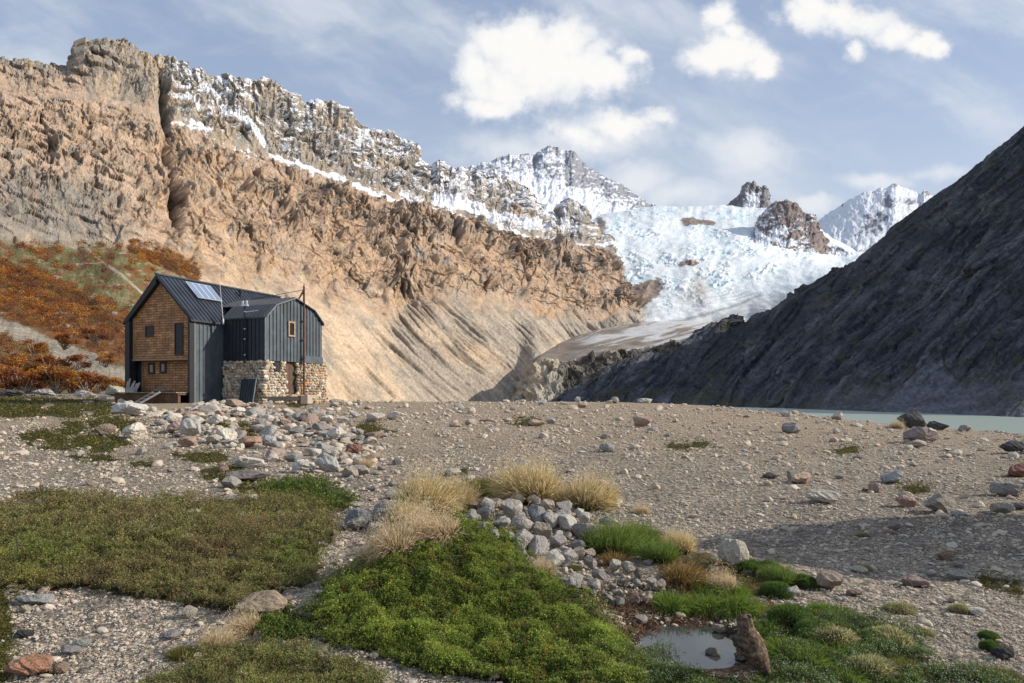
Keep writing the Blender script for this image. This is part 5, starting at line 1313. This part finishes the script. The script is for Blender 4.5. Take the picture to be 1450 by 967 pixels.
grass_area('fine_green_grass', [[(640, 800), (700, 775), (770, 805), (830, 850), (850, 900), (780, 900), (700, 870), (640, 850)], [(560, 800), (640, 765), (660, 790), (600, 830)]], 230, .15, [(.08, .14, .02), (.10, .12, .03)], [(.24, .32, .08), (.40, .42, .22), (.18, .28, .05)], 'fine pale green grass growing through the crowberry on the mound', lean=(.5, -.2, 1), w_=.004)
grass_area('bank_grass', [P_BANK, [(700, 805), (760, 800), (800, 830), (860, 850), (850, 880), (760, 850)]], 240, .13, [(.08, .13, .02), (.14, .12, .04)], [(.20, .26, .05), (.42, .31, .16), (.36, .22, .11)], 'mixed green and straw grass on the wet bank above the puddle')
a = Acc(); x, y = sample(P_DEBRIS, 14000); X, Y, Z = drop(x, y); m = len(X)
lump = np.clip(fbm(X / .16, Y / .16, 3, .5, 850) + .1, 0, 1) * .11
a.bl(blades(np.stack([X, Y, Z + lump * rs.rand(m)], 1), unit(rs.normal(size=(m, 3)) * (1, 1, .5)), rs.uniform(.03, .10, m), np.full(m, .005), rs.uniform(.2, 1.2, m), pick([(.13, .075, .045), (.08, .05, .035)], m, rs), pick([(.26, .17, .11), (.17, .10, .06)], m, rs), rs))
tag(link('dead_roots', a.mesh('dead_roots'), M_twig), 'matted brown dead roots on the mud beside the puddle', None, None, 'stuff')

# tussocks: one object each
def tussock_mesh(name, seed, n, Rb, L, cb, ct, droop=(.2, .8), spread=.75, w_=.006, lean=(0, 0), dome=False, heads=0):
    r = np.random.RandomState(seed); a = Acc()
    th = r.uniform(0, 2 * np.pi, n); q = np.sqrt(r.rand(n))
    B = np.stack([Rb * q * np.cos(th), Rb * q * np.sin(th), 0 * q], 1)
    if dome: B[:, 2] = L * 1.1 * np.sqrt(np.maximum(0, 1 - q ** 2)) * (.9 + .2 * noise2(B[:, 0] / Rb * 2, B[:, 1] / Rb * 2, seed % 50))
    out = np.stack([np.cos(th), np.sin(th), 0 * th], 1)
    al = .35 * math.sin(seed * 2.3), .25 * math.cos(seed * 1.7)
    d = unit(out * (spread * q * r.uniform(.5, 1.3, n))[:, None] + r.normal(size=(n, 3)) * .16 + np.array([lean[0] + al[0], lean[1] + al[1], 1]) * (.8 + .5 * r.rand(n, 1)))
    LL = L * r.uniform(.55, 1.15, n) * (1 - .25 * q)
    a.bl(blades(B, d, LL, np.full(n, w_), r.uniform(*droop, n), pick(cb, n, r), pick(ct, n, r), r))
    if heads:                                       # feathery seed heads
        k = r.rand(n) < heads; tp = B[k] + d[k] * (LL[k] * .95)[:, None]; 
        for _ in range(2): a.lf(leaves(tp + r.normal(size=tp.shape) * .012 + np.array([0, 0, -.02]), np.full(len(tp), .028), pick(ct, len(tp), r), r, .1, .22))
    me = a.mesh(name); me.materials.append(M_blade); return me
G1 = [(.05, .10, .01), (.07, .12, .015), (.04, .08, .01)]; G2 = [(.22, .33, .05), (.30, .38, .08), (.15, .24, .04)]; GD = [(.12, .20, .05), (.09, .16, .045), (.18, .26, .07)]
GOLD = [(.84, .66, .40), (.90, .75, .52), (.76, .54, .28), (.44, .40, .15)]; PALE = [(.90, .74, .50), (.82, .62, .40), (.92, .80, .60)]; REDB = [(.36, .16, .06), (.42, .24, .10), (.24, .17, .05)]
TK = {  # kind: three shared meshes of unit radius about .5 m
 'golden': [tussock_mesh('golden_tussock', 1 + i, 2600, .26, .55, [(.20, .19, .05), (.26, .21, .08), (.14, .17, .03)], GOLD, (.15, .6), .8, .009, (.08, 0), heads=.3) for i in range(3)],
 'olive': [tussock_mesh('olive_tussock', 11 + i, 2600, .32, .40, [(.06, .08, .015), (.08, .10, .02)], [(.20, .20, .05), (.28, .24, .08), (.13, .15, .03)], (.2, .7), .8, .009) for i in range(2)],
 'straw': [tussock_mesh('straw_tussock', 21 + i, 2000, .26, .48, [(.36, .27, .14), (.26, .20, .09)], PALE + [(.45, .30, .15)], (.25, .8), .85, .009, (-.25, -.05), heads=.35) for i in range(3)],
 'green': [tussock_mesh('green_tussock', 31 + i, 2600, .30, .34, G1, G2, (.4, 1.1), 1.0, .008, (.1, -.15)) for i in range(4)],
 'bush': [tussock_mesh('green_bush', 41 + i, 5200, .34, .52, G1, [(.16, .26, .04), (.26, .33, .07), (.10, .18, .03), (.35, .36, .15)], (.1, .5), .9, .008, heads=.10) for i in range(2)],
 'cushion': [tussock_mesh('green_cushion', 51 + i, 5200, .46, .17, [(.04, .08, .015), (.05, .10, .02)], GD + [(.14, .2, .05)], (.1, .5), 1.3, .011, dome=True) for i in range(3)],
 'pale': [tussock_mesh('pale_cushion', 61 + i, 3600, .44, .18, [(.10, .13, .03), (.12, .13, .04)], PALE[:1] + [(.36, .36, .14), (.25, .30, .08), (.50, .46, .28)], (.1, .5), 1.2, .011, dome=True) for i in range(3)],
 'red': [tussock_mesh('rusty_tussock', 71 + i, 2600, .28, .42, [(.06, .09, .015), (.10, .09, .03)], REDB + [(.5, .36, .18)], (.3, .9), .9, .009, (.1, 0)) for i in range(2)],
}
TL = [  # x, y, width px, kind, label or None -> group label
 (602, 732, 96, 'golden', 'broad golden tussock left of the heap of stones'), (752, 712, 100, 'golden', 'tallest golden tussock with green base right behind the heap of stones'), (836, 722, 76, 'golden', 'round golden tussock farthest to the right behind the heap'),
 (682, 704, 90, 'olive', 'low olive tussock behind the pale pointed rock'), (725, 700, 70, 'olive', 'olive tussock joined to the left side of the tallest golden one'),
 (648, 722, 56, 'golden', None), (574, 752, 66, 'golden', None), (790, 716, 50, 'golden', None),
 (560, 790, 86, 'straw', 'pale straw tussock drooping over the gravel path'), (622, 768, 86, 'straw', 'fluffy pale straw tussock leaning over the top of the green mound'), (590, 768, 70, 'straw', None), (532, 800, 60, 'straw', None),
 (912, 728, 26, 'straw', 'small pale straw tuft alone on the gravel beside the green bush'), (1274, 607, 22, 'straw', 'little straw tuft at the foot of the tall black boulder'), (517, 662, 26, 'straw', 'little straw tuft among the stones of the boulder row'),
 (872, 786, 96, 'bush', 'big rounded green bush right of the heap of stones'), (905, 782, 76, 'bush', 'green bush merging with the big rounded one'), (938, 796, 58, 'bush', 'smaller dark green bush in front of the straw tufts'),
 (872, 802, 52, 'red', 'rust tipped tussock at the foot of the big green bush'), (968, 785, 50, 'golden', 'yellow tuft behind the rusty tussock on the bank'), (812, 808, 24, 'olive', None),
 (976, 830, 78, 'red', 'red brown tussock blown to one side on the bank'), (955, 868, 90, 'green', 'bright green tussock overhanging the brown roots'), (1000, 868, 86, 'green', 'bright green tussock in the middle of the bank'),
 (1052, 872, 96, 'green', 'long bladed green tussock above the narrow grey stone'), (1010, 842, 70, 'green', None), (1045, 845, 60, 'green', None), (1030, 838, 50, 'straw', 'pinkish straw tuft lying over the green bank'),
 (1062, 812, 52, 'cushion', 'dark green cushion touching the tall cream rock'), (1092, 812, 44, 'cushion', None), (1108, 828, 50, 'bush', 'dark spiky green tuft behind the low cushions'), (1105, 846, 52, 'cushion', None), (1142, 832, 46, 'cushion', None),
 (1172, 872, 62, 'green', 'bright yellow green tussock like a ball below the pinkish tan rock'), (1127, 886, 72, 'cushion', 'wide smooth green cushion below the pointed grey stone'), (1092, 900, 66, 'green', 'green tussock just right of the brown stump top'), (1150, 898, 44, 'cushion', 'small bluish green cushion beside the wide smooth one'), (1200, 868, 30, 'green', None),
 (1280, 868, 48, 'pale', 'whitish dry cushion alone on the shaded gravel'), (1365, 868, 34, 'pale', 'small yellowish cushion beside the thin pale slab'), (1405, 906, 30, 'cushion', None), (1408, 922, 34, 'cushion', None), (1225, 760, 22, 'pale', None), (1315, 900, 28, 'pale', None), (1225, 808, 30, 'pale', None),
 (1268, 918, 84, 'pale', 'large cream topped cushion at the corner of the green mat'), (1190, 915, 76, 'pale', None), (1118, 935, 92, 'green', None), (1165, 950, 100, 'green', None), (1205, 940, 84, 'green', None), (1245, 962, 90, 'pale', None), (1150, 925, 60, 'green', None), (1290, 962, 70, 'olive', None),
 (1100, 968, 60, 'green', None), (1210, 972, 70, 'green', None), (1428, 968, 60, 'olive', None), (395, 888, 40, 'green', None), (345, 900, 60, 'straw', 'thin straw tuft in front of the tan hollowed rock'), (300, 925, 60, 'straw', None), (250, 935, 50, 'olive', None),
 (715, 800, 44, 'green', None), (770, 832, 50, 'green', None), (735, 850, 60, 'green', None), (800, 868, 44, 'green', None), (770, 815, 40, 'straw', None), (745, 778, 30, 'olive', None), (1165, 700, 14, 'pale', None), (880, 960, 50, 'pale', None), (990, 965, 40, 'pale', None), (840, 935, 50, 'cushion', None),
]
GN = {'golden': ('golden tussock in the strip of grass above the mound', 'smaller golden tussocks above the mound'), 'olive': ('small olive tuft between stones and heath', 'small olive tufts'), 'straw': ('pale straw tuft with drooping seed heads', 'pale straw tufts'),
      'green': ('green tuft of fine arching blades in the wet foreground', 'green grass tufts of the foreground'), 'cushion': ('dense green cushion plant', 'small green cushion plants'), 'pale': ('low cushion with pale dry tips', 'low cushions with pale dry tips'), 'bush': ('x', 'x'), 'red': ('x', 'x')}
REACH = {'golden': .50, 'olive': .52, 'straw': .55, 'green': .52, 'bush': .55, 'cushion': .56, 'pale': .55, 'red': .52}
for i, (x, y, w_, kd, lb) in enumerate(TL):
    X, Y, Z = (float(v[0]) for v in drop(x, y)); s_ = w_ * (1.12 if kd in ('golden', 'straw', 'red') else 1.0) * Y / F / 2 / REACH[kd]
    nm = {'bush': 'green_bush', 'cushion': 'cushion_plant', 'pale': 'cushion_plant'}.get(kd, 'grass_tussock')
    me = TK[kd][i % len(TK[kd])]; o = link(nm, me); o.location = (X, Y + s_ * .25, Z - .03 * s_)
    dsc = np.clip(1.15 * w_ / 70, .8, 1.25); zk = {'golden': 1.55, 'olive': 1.3, 'straw': 1.9, 'green': 1.9, 'bush': 1.5, 'cushion': 1.5, 'pale': 1.05, 'red': 1.6}[kd]; o.scale = (s_, s_, s_ * zk * RS.uniform(.92, 1.12)); o.rotation_euler[2] = RS.uniform(0, 6.28) if kd not in ('straw', 'golden', 'red') else RS.uniform(-.6, .6)
    if lb: tag(o, lb, 'cushion plant' if nm == 'cushion_plant' else 'bush' if kd == 'bush' else 'grass tussock')
    else: tag(o, GN[kd][0], 'cushion plant' if nm == 'cushion_plant' else 'grass tussock', GN[kd][1])

# puddle and stump
X, Y, Z = (float(v[0]) for v in drop(1000, 925))
Mp, t, b = newmat('puddle_water'); b.inputs['Base Color'].default_value = (.05, .05, .045, 1); b.inputs['Roughness'].default_value = .04; b.inputs['Specular IOR Level'].default_value = .8
mb = MB(); n = 48; mb.add([(1.45 + .95 * math.cos(k * 2 * math.pi / n), 5.3 + .85 * math.sin(k * 2 * math.pi / n), -1.94) for k in range(n)], [tuple(range(n))])
tag(mb.build('puddle', Mp), 'small puddle mirroring the sky beside the brown stump', None, None, 'structure')
X, Y, Z = (float(v[0]) for v in drop(1086, 962)); U = Y / F
prof_ = [(1054, 878, 11), (1054, 884, 13), (1056, 893, 12), (1060, 903, 17), (1063, 915, 20), (1067, 928, 20), (1073, 940, 17), (1079, 950, 12), (1085, 960, 7), (1090, 968, 4)]
ys = np.linspace(0, len(prof_) - 1, 60); pr = np.array(prof_, float)
cx_ = np.interp(ys, range(len(pr)), pr[:, 0]); cy_ = np.interp(ys, range(len(pr)), pr[:, 1]); rd = np.interp(ys, range(len(pr)), pr[:, 2])
th = np.linspace(0, 2 * np.pi, 49)[:-1]
nzs = 1 + .16 * fbm(th[None] * 3 + 0 * ys[:, None], ys[:, None] / 7, 3, .5, 860) + .10 * (ridged(np.cos(th)[None] * 3 + 0 * ys[:, None], np.sin(th)[None] * 3 + ys[:, None] / 18, 3, .6, 862) - .5)
vx = X + ((cx_[:, None] - 1086) + rd[:, None] * .9 * np.cos(th)[None] * nzs) * U; vz = Z - ((cy_[:, None] - 968)) * U + 0 * th[None]; vy = Y + rd[:, None] * .8 * np.sin(th)[None] * nzs * U
vz[0] -= .01 * (np.cos(th * 2) + 1)
V = np.stack([vx, vy, vz], -1)
nr, nc = V.shape[:2]; idx = np.arange(nr * nc).reshape(nr, nc); Fq = np.stack([idx[:-1], np.roll(idx, -1, 1)[:-1], np.roll(idx, -1, 1)[1:], idx[1:]], -1).reshape(-1, 4)
V = V.reshape(-1, 3) - (X, Y, Z); top = V[:nc].mean(0)
V = np.concatenate([V, [top]]); Ft = np.stack([idx[0], np.roll(idx[0], -1), np.full(nc, len(V) - 1)], -1)
cc = mix(C3(.07, .045, .03), C3(.20, .145, .10), sst(-.2, .3, fbm(V[:, 0] * 60 + V[:, 1] * 40, V[:, 2] * 30, 3, .6, 864))); cc = mix(cc, C3(.33, .30, .20), .7 * sst(.2, .4, fbm(V[:, 0] * 40, V[:, 2] * 22, 3, .6, 866)))
st = link('weathered_stump', mesh_np('weathered_stump', V, [Fq, Ft], cc), mat_attr('weathered_wood', [18, 90], .9, .012, .9, .3, .15)); st.location = (X, Y, Z)
tag(st, 'weathered brown stump with a narrow knobbed top standing at the puddle', 'stump')
for (x, y, l_, an, lb) in [(890, 957, 34, -.7, 'grey splinter of driftwood lying on the flowering mat'), (508, 920, 30, .05, 'bleached stick on the gravel left of the mound'), (690, 597, 22, -.3, 'short dark stick on the open plain')]:
    X, Y, Z = (float(v[0]) for v in drop(x, y)); u_ = l_ * Y / F / 2
    m2 = MB(); m2.tube((-u_, 0, .012), (0, .01, .03), .012 * Y / 5, .011 * Y / 5, 8); m2.tube((0, .01, .03), (u_, .03, .02), .011 * Y / 5, .004 * Y / 5, 8)
    o = m2.build('driftwood_stick', M_woodg if 'dark' not in lb else M_wdark); o.location = (X, Y, Z); o.rotation_euler[2] = -an; tag(o, lb, 'stick')

# ------------------------------------------------------------------ autumn beech scrub on the left slope
AUT = [(.34, .115, .02), (.42, .18, .03), (.24, .07, .02), (.17, .06, .03), (.48, .24, .05), (.30, .13, .03)]; DARKR = [(.14, .055, .03), (.11, .06, .045), (.19, .07, .03)]
sel = (left.PX < 290) & (left.S < 1.05) & (left.PY > 342) & (left.PY < 560)
GP = left.G[sel]; gx, gy = left.PX[sel], left.PY[sel]
cc_ = gy - .42 * gx + 14 * fbm(gx / 50, gy / 25, 3, .5, 114)
nzz = fbm(gx / 18, gy / 11, 3, .55, 870)
pr_ = sst(360, 372, cc_) * (1 - sst(438, 448, cc_)) * sst(-.35, .05, nzz) + sst(468, 480, cc_) * sst(-.45, -.05, nzz)
pr_ += .35 * (1 - sst(365, 372, cc_)) * sst(.05, .3, nzz) * (gx < 230) + .9 * (np.abs(gy - .5 * (gx - 232) - 366) < 15) * (gx > 182) * (gx < 282)
pr_ = np.clip(pr_, 0, 1)
area = (GP[:, 1] / F)[:, None][:, 0]
w_s = pr_ * (1 + 0 * gx); w_s /= w_s.sum()
n = 4600; ii = rs.choice(len(GP), n, p=w_s)
Cn = GP[ii]; rad_ = rs.uniform(.55, 1.15, n) * np.clip(GP[ii][:, 1] / 150, .7, 3.2)
a = Acc(); K = 70
dd = unit(rs.normal(size=(n, K, 3)) + (0, 0, .3)) * (rs.rand(n, K, 1) ** .45)
Pp = Cn[:, None] + dd * rad_[:, None, None] * (1, 1, .85) + np.array([0, 0, .5]) * rad_[:, None, None]
fx_, fy_ = gx[ii], gy[ii]
bc = mix(pick(AUT, n, rs, .2), pick(DARKR, n, rs, .2), sst(-.1, .25, fbm(fx_ / 30, fy_ / 20, 3, .5, 872)) * .75)
bc = mix(bc, C3(.46, .22, .03), .5 * sst(510, 545, fy_) * (rs.rand(n) < .5))
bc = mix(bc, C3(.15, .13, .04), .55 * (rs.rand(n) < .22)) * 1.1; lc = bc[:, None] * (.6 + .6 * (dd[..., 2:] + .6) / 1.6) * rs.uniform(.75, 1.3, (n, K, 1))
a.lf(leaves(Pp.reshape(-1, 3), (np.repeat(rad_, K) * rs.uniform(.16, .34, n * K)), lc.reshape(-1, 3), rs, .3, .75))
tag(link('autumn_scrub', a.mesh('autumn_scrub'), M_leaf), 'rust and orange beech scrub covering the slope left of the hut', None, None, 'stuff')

def shrub_crown(seed, cols):
    r = np.random.RandomState(seed); a = Acc(); nb_ = 16; cen = []
    for k in range(nb_): cen.append((r.uniform(-1.0, 1.0), r.uniform(-.6, .6), r.uniform(.5, 1.5)))
    for k, c_ in enumerate(cen):
        m = 150; q = unit(r.normal(size=(m, 3))) * (r.rand(m, 1) ** .5) * r.uniform(.3, .5) * (1.15, 1, .75) + c_
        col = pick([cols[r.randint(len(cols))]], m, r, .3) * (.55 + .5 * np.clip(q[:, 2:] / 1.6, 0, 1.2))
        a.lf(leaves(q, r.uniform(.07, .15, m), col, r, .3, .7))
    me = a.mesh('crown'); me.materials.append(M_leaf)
    mb = MB()
    for c_ in cen:
        p0 = np.array([r.uniform(-.1, .1), r.uniform(-.1, .1), -.1]); p2 = np.array(c_); p1 = p0 * .5 + p2 * .5 + r.normal(size=3) * .1
        mb.tube(p0, p1, .05, .03, 6); mb.tube(p1, p2 + (0, 0, .2), .03, .012, 6)
    tm = bpy.data.meshes.new('trunk'); tm.from_pydata(mb.v, [], mb.f); tm.materials.append(M_woodg)
    return me, tm
SHR = [shrub_crown(900 + i, [AUT[i % 6], AUT[(i + 1) % 6], AUT[(i + 4) % 6]]) for i in range(5)]
spots = [(-14, 92, 2.2), (12, 90, 2.0), (36, 88, 2.3), (58, 92, 1.9), (80, 89, 2.2), (100, 94, 1.8), (122, 90, 1.9), (142, 93, 1.6), (160, 90, 1.5), (176, 96, 1.5), (24, 104, 2.2), (70, 106, 2.2), (112, 108, 1.9), (150, 110, 1.7), (-30, 104, 2.2), (48, 116, 2), (92, 120, 2), (135, 124, 1.8)]
for i, (x, Yd, s_) in enumerate(spots):
    X = (x - CX) / F * Yd; Z = float(ground_z(X, Yd)) + max(0, (Yd - 98) * .35)
    lb = 'orange leaved beech shrub standing among the boulders at the foot of the slope'
    sr = empty('autumn_shrub', (X, Yd, Z), rs.uniform(0, 6), label=lb, cat='shrub', group='orange beech shrubs at the foot of the left slope'); sr.scale = (s_, s_, s_ * rs.uniform(.8, 1.1))
    c_, t_ = SHR[i % 5]; link('crown', c_, None, sr); link('trunk', t_, None, sr)
